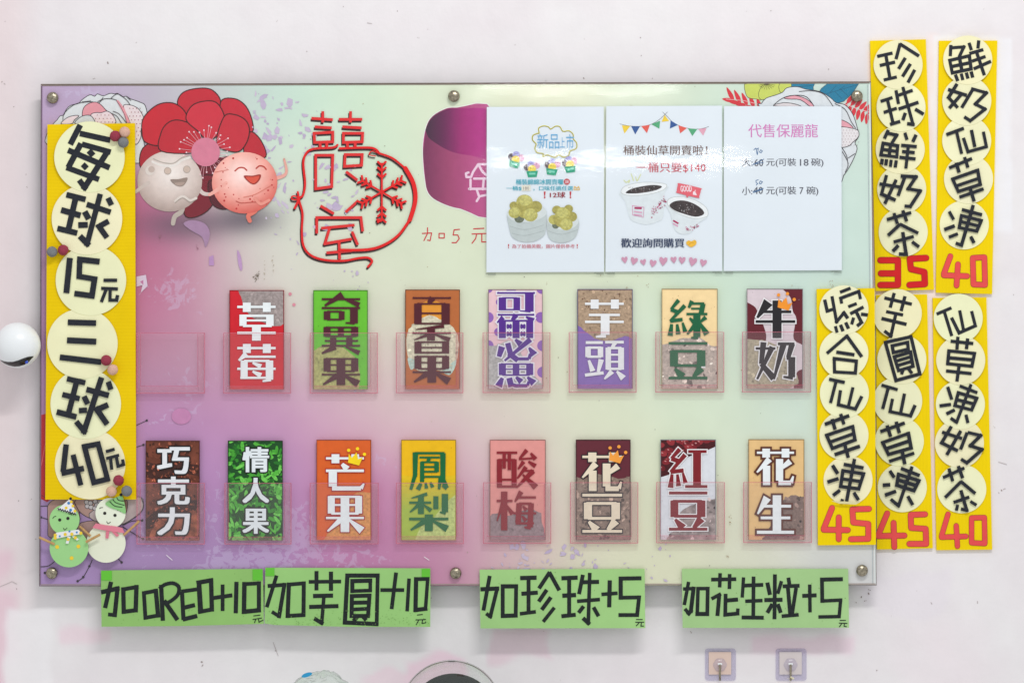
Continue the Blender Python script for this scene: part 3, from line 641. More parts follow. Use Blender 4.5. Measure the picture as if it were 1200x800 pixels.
def blob(s, box, q, c, m=M_GRAIN, n=4, rough=0.0):
    q = smooth(q, n)
    if rough: q = [(x + random.uniform(-rough, rough), y + random.uniform(-rough, rough)) for x, y in q]
    q = clip(q, (box[0] + .2, box[1] + .2, box[2] - .2, box[3] - .2))
    if len(q) > 2: s.poly(q, YC - 0.0001, c, m)
def inside(x, y, q):
    r = False
    for i in range(len(q)):
        (ax, ay), (bx, by) = q[i - 1], q[i]
        if (ay > y) != (by > y) and x < ax + (bx - ax) * (y - ay) / (by - ay): r = not r
    return r
def lumps(s, box, q, c, n, r0, r1, con):
    """printed photo of lumpy ice: many small patches of lighter and darker tone"""
    q = smooth(q, 4); x0, y0, x1, y1 = box
    for k in range(n):
        x, y = random.uniform(x0, x1), random.uniform(y0, y1)
        r = (random.uniform(r0, r1) * random.random() ** .7 + .3) * 1.25
        if not inside(x, y, q): continue
        t = (mnoise.noise(Vector((x * .09, y * .09, c[0]))) * 1.6 + random.uniform(-1, 1) * .8) * con * 1.7
        a0 = random.random() * 3; el = random.uniform(.35, .9); m_ = random.randint(6, 9)
        p = []
        for i in range(m_):
            t0 = 6.283 * i / m_; rr = r * random.uniform(.7, 1.2); u, v = rr * math.cos(t0), rr * el * math.sin(t0); p.append((x + u * math.cos(a0) - v * math.sin(a0), y + u * math.sin(a0) + v * math.cos(a0)))
        p = clip(p, (x0 + .3, y0 + .3, x1 - .3, y1 - .3))
        if len(p) > 2: s.poly(p, YC - 0.0001, tuple(max(0, min(255, v * (1 + t))) for v in c), M_GRAIN)
def rel(x0, y0, s): return [(x0 + float(a.split(',')[0]), y0 + float(a.split(',')[1])) for a in s.split()]

GRASS = "6:0,13 100,13;19:25,2 25,26;19:77,2 77,26"
SERIF = {
'草': GRASS + ";17:15,33 15,62;18:85,33 85,62;6:8,36 85,36;5:15,48 85,48;6:15,62 90,62;6:0,80 100,80;21:50,62 50,100",
'莓': GRASS + ";14-5:24,28 4,46;6:15,36 100,36;17:18,46 18,94;18:84,46 84,97;6:18,47 84,47;6:0,68 100,68;6:8,92 84,92;5-13:40,52 62,62;5-13:40,75 62,86;8-5:88,97 66,101",
'奇': "7:0,16 100,16;16-5:54,0 8,38;6-18:54,12 98,36;7:0,46 100,46;16:14,57 14,86;14:52,57 52,86;6:14,58 52,58;6:14,85 52,85;19:84,46 84,98;8-5:86,98 62,96",
'異': "17:14,3 14,38;14:50,3 50,38;17:86,3 86,38;6:10,5 90,5;5:10,20 90,20;6:10,37 90,37;15:30,42 30,72;15:72,42 72,72;6:8,54 95,54;7:0,72 100,72;14-4:36,76 0,100;5-18:62,76 98,98",
'果': "17:14,3 14,50;17:86,3 86,50;6:10,5 90,5;5:14,27 86,27;6:14,50 86,50;21:50,3 50,100;6:0,62 100,62;14-4:40,66 4,98;5-19:60,66 95,96",
'百': "6:0,5 100,5;16-9:52,5 42,24;18:14,25 14,100;20:86,25 86,100;6:12,26 86,26;6:12,60 86,60;6:12,97 86,97",
'香': "13-3:82,3 8,15;6:0,28 100,28;19:48,8 48,54;14-3:44,32 4,52;4-18:56,32 97,52;17:14,58 14,100;17:86,58 86,100;6:12,60 86,60;5:12,79 86,79;6:12,97 86,97",
'可': "8:0,6 100,6;18:14,28 14,92;16:52,28 52,92;7:14,30 52,30;7:14,88 52,88;21:85,6 85,97;9-5:88,98 60,94",
'爾': "7:2,6 98,6;14-8:50,6 40,28;17:14,30 14,100;17:86,30 86,100;7:8,30 92,30;17:50,28 50,100;12-3:16,16 0,38;4-14:76,14 96,30;6:26,46 38,60;6:38,46 26,60;6:26,76 38,90;6:38,76 26,90;6:62,46 74,60;6:74,46 62,60;6:62,76 74,90;6:74,76 62,90",
'必': "16-11:13,36 5,80;13:28,20 36,72 50,90 84,90;8:84,90 88,68;13-5:88,4 20,98;6-15:48,4 62,26;5-18:84,40 98,72",
'思': "17:14,3 14,50;17:86,3 86,50;6:10,5 90,5;5:14,26 86,26;6:14,50 86,50;16:50,3 50,50;8-18:14,62 4,96;14:32,62 36,88 50,94 80,94;7:80,94 84,76;6-15:50,58 64,78;5-18:80,58 97,84",
'芋': GRASS + ";6:10,42 90,42;6:0,60 100,60;21:52,42 52,94;10-5:54,96 28,99",
'頭': "7:2,7 46,7;13:8,18 8,44;13:40,18 40,44;6:6,20 42,20;6:6,43 42,43;6-13:10,52 20,80;13-7:42,50 34,82;8:0,90 48,84;7:52,6 100,6;11-7:78,6 70,20;13:60,20 60,76;14:93,20 93,76;6:58,21 94,21;5:58,38 94,38;5:58,56 94,56;6:58,74 94,74;13-4:70,80 50,100;5-16:82,80 99,98",
'綠': "10-6:26,0 6,24;10:6,24 26,32;10-6:42,14 4,54;9:4,54 36,50;7-13:8,62 4,92;6-12:22,62 25,88;5-11:36,58 43,82;10-6:60,2 52,20;6:56,9 92,9;12:89,9 84,34;5:58,22 86,22;6:46,36 100,36;17:73,36 73,95;8-5:76,97 58,97;5-10:54,46 66,58;11-5:68,64 48,88;11-4:96,44 80,58;5-15:80,58 99,88",
'豆': "7:0,5 100,5;19:14,24 14,66;20:84,24 84,66;7:10,26 86,26;7:14,64 84,64;6-20:16,72 36,94;20-8:84,70 64,94;7:0,97 100,97",
'牛': "24-5:32,4 4,46;7:20,30 90,30;7:0,56 100,56;21:54,0 54,100",
'奶': "14-10:20,2 14,58;10-16:14,58 46,96;13-5:42,14 4,98;6:0,18 50,18;15-5:70,8 46,98;7:56,6 98,6;14-10:92,6 82,42;7:78,44 100,44;16:91,44 91,93;9-5:94,95 70,92",
'芒': GRASS + ";8-17:42,28 56,42;7:0,46 100,46;20:18,46 18,88;11:16,93 92,93;10-4:92,93 100,80",
'鳳': "13-7:16,3 15,60 4,98;6:14,5 90,5;13-10:86,5 86,72 96,94;9-4:96,95 84,88;5:26,16 78,16;9-6:52,18 46,27;10:33,27 33,78;11:70,27 70,53;5:30,28 72,28;5:30,40 72,40;5:30,52 72,52;5:30,65 82,65;10-6:80,65 76,97;8-11:30,82 22,98;5-9:42,80 44,95;5-9:54,79 60,92",
'梨': "9-3:46,2 6,13;6:0,25 56,25;14:30,8 30,55;10-3:26,29 2,50;3-11:36,30 56,46;12:68,8 68,42;15:91,2 91,50;8-4:93,53 78,50;7:0,68 100,68;19:50,56 50,100;14-4:42,72 4,97;4-17:58,72 97,94",
'酸': "6:0,7 52,7;12:7,24 7,98;12:44,24 44,98;6:4,26 46,26;5:7,77 44,77;6:7,95 44,95;8:19,7 19,48;8:32,7 32,52;10-5:76,0 58,22;5:56,24 98,21;5-11:86,8 98,24;10-4:68,30 54,50;5-11:80,30 98,42;10-4:74,44 52,74;5:68,54 94,54;13-4:92,54 50,98;4-15:66,64 99,97",
'梅': "15:19,0 19,100;6:0,24 40,24;9-3:15,30 1,76;4-11:24,34 40,58;12-4:62,0 46,26;6:56,15 99,15;13:57,30 54,82;13:87,30 84,92;6:56,31 88,31;6:42,56 100,56;6:48,82 94,82;9-5:86,94 70,92;4-10:66,37 75,48;4-10:64,63 74,75",
'花': GRASS + ";16-4:34,30 0,66;18:26,48 26,100;15-5:90,36 54,64;18:61,30 61,88;12:58,94 92,94;10-4:92,94 98,76",
'紅': "11-7:28,0 6,24;11:6,24 30,32;11-7:42,14 4,58;10:4,58 38,54;7-14:8,64 4,98;6-12:22,64 25,94;5-11:36,60 43,86;7:50,6 98,6;19:73,6 73,94;7:42,95 100,95",
'生': "20-4:28,6 2,48;7:20,28 92,28;7:10,58 90,58;21:54,0 54,94;8:0,95 100,95"}
def serif(mb, ch, box, y, col, grow=0.0):
    x0, y0, x1, y1 = box; W, H = x1 - x0, y1 - y0
    for st in SERIF[ch].split(';'):
        wd, ps = st.split(':'); ws = [float(v) for v in wd.split('-')]; wa, wb = ws[0], ws[-1]
        q = [(x0 + float(a.split(',')[0]) * W / 100, y0 + float(a.split(',')[1]) * H / 100) for a in ps.split()]
        n = len(q)
        for i in range(n - 1):
            (ax, ay), (bx, by) = q[i], q[i + 1]
            f_ = lambda t: (wa + (wb - wa) * t)
            hz = abs(bx - ax) > 2.2 * abs(by - ay)
            k = (H * .0105 if hz else W * .0112)
            w1, w2 = f_(i / (n - 1)) * k * .97 + 2 * grow, f_((i + 1) / (n - 1)) * k * .97 + 2 * grow
            e0 = grow if i == 0 else w1 * .45; e1 = grow if i == n - 2 else w2 * .45
            mb.seg((ax, ay), (bx, by), w1, y, col, M_PRINT, e0, e1, w2)
        if n == 2 and wa == wb and wa < 9 and abs(q[1][0] - q[0][0]) > W * .5:      # small lifted tips on long horizontals
            for (px, py), sg in ((q[0], 1), (q[1], -1)):
                t = 1.5 + grow; mb.poly([(px - sg * grow, py + .2), (px + sg * 5, py + .3 + grow * .5), (px + sg * 1, py - t)], y, col)
def cbox(s, x0, y0, x1, y1, cx, cy, r, c, m=M_PRINT, ry=None, rot=0, n=18):
    ry = ry or r; q = [(cx + r * math.cos(t) * math.cos(rot) - ry * math.sin(t) * math.sin(rot), cy + r * math.cos(t) * math.sin(rot) + ry * math.sin(t) * math.cos(rot)) for t in (6.2832 * i / n for i in range(n))]
    q = clip(q, (x0 + .2, y0 + .2, x1 - .2, y1 - .2))
    if len(q) > 2: s.poly(q, YC - 0.0001, c, m)
def crown(e, x, y, k, rot, col):
    s = MB(); c, sn = math.cos(rot), math.sin(rot)
    T = lambda u, v: (x + (u * c - v * sn) * k, y + (u * sn + v * c) * k)
    s.poly([T(-9, -4), T(-4, 0), T(0, -8), T(4, 0), T(9, -4), T(7, 7), T(-7, 7)], YC - 0.0028, col)
    for u, v in ((-10, -8), (0, -12.5), (10, -8)): s.disc(*T(u, v), 2.1 * k, YC - 0.0028, col, n=14)
    s.build('crown', e)
def art_straw(s, x0, y0, x1, y1): blob(s, (x0, y0, x1, y1), rel(x0, y0, "13,-6 14,8 20,24 29,33 40,38 52,42 66,38 70,20 68,-6"), (156, 144, 142), M_GRAIN, 4, .6); lumps(s, (x0, y0, x1, y1), rel(x0, y0, "13,-6 14,8 20,24 29,33 40,38 52,42 66,38 70,20 68,-6"), (156, 144, 142), 140, 0.5, 2.2, 0.12)
card((268.8, 339.9, 332.9, 456), (204, 30, 44), 'red flavour card with white lettering and a grey ice photo in its top corner', art_straw, [('草', 353.6, 399), ('莓', 402, 446)], (278, 323), (232, 238, 240), 2.7, .1)
def art_kiwi(s, x0, y0, x1, y1): blob(s, (x0, y0, x1, y1), rel(x0, y0, "-8,80 3,70 16,63 32,66 48,78 55,96 54,112 46,125 -8,125"), (172, 172, 108), M_GRAIN, 4, .5); lumps(s, (x0, y0, x1, y1), rel(x0, y0, "-8,80 3,70 16,63 32,66 48,78 55,96 54,112 46,125 -8,125"), (172, 172, 108), 150, 0.6, 2.4, 0.12)
card((367, 339.9, 431, 456), (104, 190, 52), 'bright green flavour card with dark maroon lettering and an olive scoop at the bottom', art_kiwi, [('奇', 345, 379.5), ('異', 382, 414), ('果', 418.7, 451)], (377, 422), (78, 30, 42), 2.5, .1)
def art_pass(s, x0, y0, x1, y1):
    bx = (x0, y0, x1, y1)
    blob(s, bx, rel(x0, y0, "20,16 42,16 44,40 18,40"), (226, 150, 52), M_PRINT)
    blob(s, bx, rel(x0, y0, "2,52 8,42 20,33 30,30 44,36 54,42 62,56 62,74 58,88 50,98 36,94 20,96 8,90 2,76"), (212, 206, 180), M_GRAIN, 4, .7)
    blob(s, bx, rel(x0, y0, "3,80 12,84 10,92 6,93"), (186, 208, 196), M_GRAIN); blob(s, bx, rel(x0, y0, "50,90 60,82 58,92 52,100 44,96"), (186, 208, 196), M_GRAIN)
    lumps(s, (x0, y0, x1, y1), rel(x0, y0, "2,52 8,42 20,33 30,30 44,36 54,42 62,56 62,74 58,88 50,98 36,94 20,96 8,90 2,76"), (212, 206, 180), 170, 0.6, 2.6, 0.11)
card((474.8, 339.2, 539, 455.8), (182, 104, 56), 'orange brown flavour card with dark lettering over a big white ice scoop', art_pass, [('百', 347.5, 380), ('香', 381, 414), ('果', 416, 448)], (483.5, 528.5), (82, 30, 40), 2.7, .1)
def art_yog(s, x0, y0, x1, y1):
    for px, py, r in ((0, -1, 5.5), (27, -3, 7), (63, -1, 6.5), (0, 33, 6.5), (62, 33, 6.5), (48, 15, 5.5), (13, 15, 4), (0, 66, 6.5), (64, 66, 6.5), (64, 97, 6.5), (12, 50, 5)): cbox(s, x0, y0, x1, y1, x0 + px, y0 + py, r, (142, 98, 178))
    blob(s, (x0, y0, x1, y1), rel(x0, y0, "-8,72 10,66 26,60 38,74 50,96 64,112 68,126 -8,126"), (178, 176, 174), M_GRAIN)
    lumps(s, (x0, y0, x1, y1), rel(x0, y0, "-8,72 10,66 26,60 38,74 50,96 64,112 68,126 -8,126"), (178, 176, 174), 110, 0.5, 2, 0.1)
card((572, 338.9, 636, 455.4), (226, 190, 196), 'pale pink flavour card with purple polka dots and four purple white edged characters', art_yog, [('可', 341.8, 365.5), ('爾', 367, 396), ('必', 396.5, 423), ('思', 425, 453.5)], (582.5, 627), (84, 44, 138), 2.5, .2, (230, 228, 236), 1.5)
def art_taro(s, x0, y0, x1, y1): blob(s, (x0, y0, x1, y1), rel(x0, y0, "-6,-6 70,-6 70,52 56,55 40,60 24,59 10,50 2,43 -6,38"), (170, 146, 122), M_GRAIN, 4, .5); [s.disc(x0 + random.uniform(3, 60), y0 + random.uniform(2, 26), random.uniform(.4, 1.3), YC - 0.0001, (112, 86, 66), M_PRINT, 7) for k in range(26)]; lumps(s, (x0, y0, x1, y1), rel(x0, y0, "-6,-6 70,-6 70,52 56,55 40,60 24,59 10,50 2,43 -6,38"), (170, 146, 122), 160, 0.5, 2.4, 0.13)
card((676.6, 338.7, 741.4, 455.2), (132, 104, 176), 'flavour card half brown ice and half purple with white lettering', art_taro, [('芋', 350, 395), ('頭', 398, 444)], (685.5, 731), (228, 230, 232), 2.6, .1)
def art_ice(q, c, con=.24):
    def f_(s, x0, y0, x1, y1): blob(s, (x0, y0, x1, y1), rel(x0, y0, q), c, M_GRAIN, 4, .7); lumps(s, (x0, y0, x1, y1), rel(x0, y0, q), c, 260, .8, 3.6, con)
    return f_
card((775.3, 338.2, 841, 455), (242, 214, 160), 'cream flavour card with green lettering above a lumpy whitish bean ice photo', art_ice("-6,72 8,64 26,58 44,58 58,66 72,74 72,126 -6,126", (184, 170, 160)), [('綠', 351.5, 397), ('豆', 400, 444)], (783.5, 829), (26, 96, 62), 2.3, .2)
def art_milk(s, x0, y0, x1, y1):
    bx = (x0, y0, x1, y1)
    blob(s, bx, rel(x0, y0, "-8,18 8,20 14,30 20,44 23,56 20,64 8,68 -8,64"), (98, 30, 40), M_PRINT)
    blob(s, bx, rel(x0, y0, "38,-6 46,4 52,12 54,26 58,34 56,46 55,58 62,64 74,62 74,-6"), (98, 30, 40), M_PRINT); blob(s, bx, rel(x0, y0, "58,100 66,94 74,92 74,126 56,126"), (98, 30, 40), M_PRINT)
    blob(s, bx, rel(x0, y0, "-6,66 10,60 26,62 44,74 56,94 60,108 56,114 30,122 -6,126"), (170, 160, 138), M_GRAIN, 4, .7)
    lumps(s, (x0, y0, x1, y1), rel(x0, y0, "-6,66 10,60 26,62 44,74 56,94 60,108 56,114 30,122 -6,126"), (170, 160, 138), 150, 0.5, 2.4, 0.14)
e = card((875, 338.2, 941, 455), (212, 198, 204), 'cow patched flavour card with black white edged lettering and an orange crown', art_milk, [('牛', 352, 396), ('奶', 400, 445)], (885.5, 932), (36, 34, 38), 2.5, .2, (234, 232, 234), 1.4); crown(e, 919.5, 355.5, .95, .28, (238, 146, 44))
M_CHOC = mk('printed_chocolate', (112, 60, 44), 0.5, 0.5, 40, contrast=(0.3, 0.7), detail=8, spec=0.25)
def art_choc(s, x0, y0, x1, y1):
    bx = (x0, y0, x1, y1)
    blob(s, bx, rel(x0, y0, "-4,24 14,28 34,26 66,30 68,42 40,38 20,46 -4,40"), (70, 40, 34), M_GRAIN); blob(s, bx, rel(x0, y0, "-4,96 16,80 40,72 68,70 68,86 36,88 16,100 -4,104"), (62, 38, 32), M_GRAIN); blob(s, bx, rel(x0, y0, "6,122 16,92 36,86 68,84 68,124"), (146, 82, 58), M_COARSE)
    lumps(s, (x0, y0, x1, y1), rel(x0, y0, "-4,-4 70,-4 70,126 -4,126"), (112, 62, 46), 420, 0.5, 2.2, 0.4)
card((170.7, 516, 234, 633), (122, 64, 46), 'brown flavour card picturing cocoa powder with black edged white lettering', art_choc, [('巧', 523.5, 555), ('克', 558, 591), ('力', 594, 626.6)], (184, 222.5), (226, 230, 234), 1.3, .7, (36, 28, 28), 1.8, base_m=M_CHOC, gothic=True)
def art_green(s, x0, y0, x1, y1):
    for k in range(330):
        c = random.choice(((52, 140, 44), (84, 178, 62), (110, 200, 84), (36, 108, 38), (70, 160, 52), (24, 76, 32)))
        cbox(s, x0, y0, x1, y1, random.uniform(x0 - 2, x1 + 2), random.uniform(y0 - 2, y1 + 2), random.uniform(3, 7), c, M_GRAIN, random.uniform(1.2, 2.6), random.uniform(0, 3.14), 10)
card((267, 516, 331.3, 633), (26, 78, 34), 'flavour card covered in bright green slivers with black edged white lettering', art_green, [('情', 523.5, 553), ('人', 559.5, 589), ('果', 595.6, 625)], (284, 315.5), (224, 232, 236), 1.0, .6, (24, 34, 26), 1.7, gothic=True)
def art_mango(s, x0, y0, x1, y1): blob(s, (x0, y0, x1, y1), rel(x0, y0, "10,126 12,112 20,100 34,98 40,70 48,62 62,62 72,66 72,126"), (214, 146, 82), M_GRAIN); lumps(s, (x0, y0, x1, y1), rel(x0, y0, "10,126 12,112 20,100 34,98 40,70 48,62 62,62 72,66 72,126"), (214, 146, 82), 90, 0.5, 2, 0.08)
e = card((370.8, 515, 435, 632.4), (216, 96, 36), 'orange flavour card with red edged white lettering and a yellow crown', art_mango, [('芒', 531, 575), ('果', 579.6, 623)], (382, 426.5), (228, 234, 236), 2.5, .1, (178, 30, 40), 1.0); crown(e, 416, 537, .95, .25, (246, 214, 24))
def art_pine(s, x0, y0, x1, y1):
    bx = (x0, y0, x1, y1)
    for k in range(10): blob(s, bx, rel(x0, y0, f"-9,{48 + k * 4} 30,{46 + k * 4} 76,{48 + k * 4} 76,130 -9,130"), mixc((232, 190, 20), (164, 188, 66), (k + 1) / 10), M_PRINT, 3)
    blob(s, bx, rel(x0, y0, "20,126 22,104 34,96 44,84 54,72 72,66 72,126"), (186, 200, 122), M_GRAIN)
card((470, 515, 534.5, 632.5), (234, 184, 12), 'flavour card fading yellow to lime with dark green lettering', art_pine, [('鳳', 528.4, 574.4), ('梨', 577.5, 622)], (479.5, 525.5), (16, 102, 56), 2.0, .2)
def art_plum(s, x0, y0, x1, y1): blob(s, (x0, y0, x1, y1), rel(x0, y0, "-4,96 8,86 20,90 34,84 48,82 60,86 62,98 66,112 70,126 -4,126"), (146, 126, 130), M_GRAIN, 4, .8); lumps(s, (x0, y0, x1, y1), rel(x0, y0, "-4,96 8,86 20,90 34,84 48,82 60,86 62,98 66,112 70,126 -4,126"), (146, 126, 130), 110, 0.5, 2.2, 0.12)
card((573.8, 515, 639.5, 632.5), (222, 148, 142), 'salmon pink flavour card with dark red lettering and a grey mound at the bottom', art_plum, [('酸', 527, 572), ('梅', 575.7, 621)], (582, 628.5), (136, 34, 44), 1.9, .2)
e = card((674.8, 514.8, 739, 632.2), (98, 38, 50), 'maroon flavour card with cream lettering, an orange crown and a brownish bean ice photo', art_ice("-6,52 10,46 22,40 36,42 50,46 74,50 74,130 -6,130", (142, 122, 110)), [('花', 529, 575), ('豆', 577.5, 623.5)], (682.5, 729), (228, 214, 190), 2.3, .2, (44, 40, 46), 1.2); crown(e, 722, 534.5, .95, .28, (240, 158, 62))
def art_bean(s, x0, y0, x1, y1):
    bx = (x0, y0, x1, y1)
    blob(s, bx, rel(x0, y0, "-6,-6 72,-6 72,4 52,14 30,22 16,36 8,42 -6,40"), (70, 20, 26), M_GRAIN)
    for k in range(34):
        u = random.random(); px = random.uniform(-2, 66); py = random.uniform(-2, 1) + max(0, 36 - px * .7) * u
        cbox(s, *bx, x0 + px, y0 + py, random.uniform(4, 5.6), random.choice(((126, 34, 42), (104, 24, 32), (146, 46, 52))), M_PRINT, 3.2, random.uniform(-.8, .8)); cbox(s, *bx, x0 + px - 1, y0 + py - 1, 1.3, (214, 150, 148), M_PRINT, .5, .3, 8)
    blob(s, bx, rel(x0, y0, "14,126 10,112 20,104 18,92 28,82 44,74 60,70 72,74 72,126"), (148, 136, 134), M_COARSE, 4, .8)
    lumps(s, (x0, y0, x1, y1), rel(x0, y0, "14,126 10,112 20,104 18,92 28,82 44,74 60,70 72,74 72,126"), (148, 136, 134), 230, 0.7, 2.6, 0.36)
card((773.7, 514.6, 839, 632), (216, 220, 226), 'white flavour card with shiny red beans at the top and dark red lettering', art_bean, [('紅', 526, 572), ('豆', 575, 621)], (784, 829), (126, 28, 36), 2.3, .2, (236, 234, 236), 1.3)
card((877, 514.4, 942.6, 632), (226, 188, 130), 'tan flavour card with brown edged white lettering and a dark brown mound', art_ice("18,130 22,108 30,96 28,84 40,72 50,66 60,67 76,72 76,130", (126, 106, 98)), [('花', 524.5, 568), ('生', 580, 625.5)], (887, 930.5), (230, 236, 238), 2.2, .3, (92, 48, 34), 2.3)

# ------------------------------------------------------------------ yellow signs
CREAM = (236, 234, 192)
def pompom(parent, px, py, y, col):
    s = MB(); s.ball(px, py, y, 6.3, col, M_FELT, 0.85, 22, .08); s.build('pompom', parent, weld=True)
BUR, PCH, GRY = (150, 62, 78), (212, 172, 152), (124, 126, 128)
def warp(q, x0, y0, x1, y1): return q
def paper_disc(parent, cx, cy, r, y, name='paper_disc', cut=None):
    s = MB(); n = 64; ph = random.random() * 6
    q = [(cx + r * (1 + .006 * math.sin(3 * t + ph)) * math.cos(t), cy + r * (1 + .006 * math.sin(2 * t + ph)) * math.sin(t)) for t in (6.28318 * i / n for i in range(n))]
    if cut: q = clip(q, (0, 0, 2000, cut))
    s.slab(q, y, 0.0011, tuple(c + random.uniform(-3, 3) for c in CREAM), M_PAPER)
    return s.build(name, parent)
ls = empty('price_sign', 107, 585, YB - 0.003, 'tall yellow corrugated sign of six cream discs pinned over the left end of the board', 'sign')
YS = YB - 0.0095
s = MB(); s.slab([(55.5, 146), (158, 144.5), (159.5, 585), (53, 585)], YS, 0.005, None, M_YEL_H); s.build('backing_board', ls)
A_ = [('A', "235,35 172,157;232,88 422,130;240,150 160,300;245,155 425,205;412,190 262,425 228,378;158,192 418,302;148,300 352,375;288,195 316,226;250,280 276,306", 36, 105, 184),
      ('A', "148,470 268,500;208,482 158,700;115,565 237,600;92,680 216,710;275,530 425,580;360,465 278,775 232,728;408,490 430,535;262,575 288,622;222,660 282,658;412,635 352,668 402,738", 36, 102, 257),
      ('B', "170,118 148,338;356,142 232,128 228,234 324,250 308,355 198,340", 36, 106.3, 328.5),
      ('B', "157,520 334,525;152,632 335,641;107,738 366,768", 36, 96.3, 402.5),
      ('C', "142,68 250,92;200,80 148,285;115,160 217,185;82,262 198,292;256,130 388,166;345,60 243,375 196,318;384,85 400,132;242,170 264,216;212,255 260,252;384,220 318,248 378,335", 33, 100.2, 473),
      ('C', "138,452 120,612;110,622 242,592;178,512 224,692;245,465 325,450 380,655 300,675 245,465", 32, 105.5, 543.5)]
SM = [None, None, ('B', "380,258 465,258;365,308 470,312;397,314 366,394;422,314 420,382 462,382 468,350", 21), None, None, ('C', "370,495 422,480;372,535 448,515;398,535 405,600;432,525 442,580 474,570 468,540", 19)]
for i, (rg, st, w, cx, cy) in enumerate(A_):
    yd = YS - 0.0045 + i * 0.0006
    dsc = paper_disc(ls, cx, cy, 41.3, yd)
    s = MB(); draw(s, rg, st, w, YS - 0.0052, None, M_INK, wob=.05)
    if SM[i]: draw(s, SM[i][0], SM[i][1], SM[i][2], YS - 0.0052, None, M_INK, wob=.05)
    s.build('character', dsc)
for px, py, c in ((135, 159.5, BUR), (146, 155, PCH), (144.5, 167, GRY), (61, 295, GRY), (74, 293, BUR), (124.5, 422, BUR), (132, 433, PCH), (139, 562.5, BUR), (130.5, 575.5, PCH), (148.5, 575, GRY)):
    pompom(ls, px, py, YS - 0.0105, c)

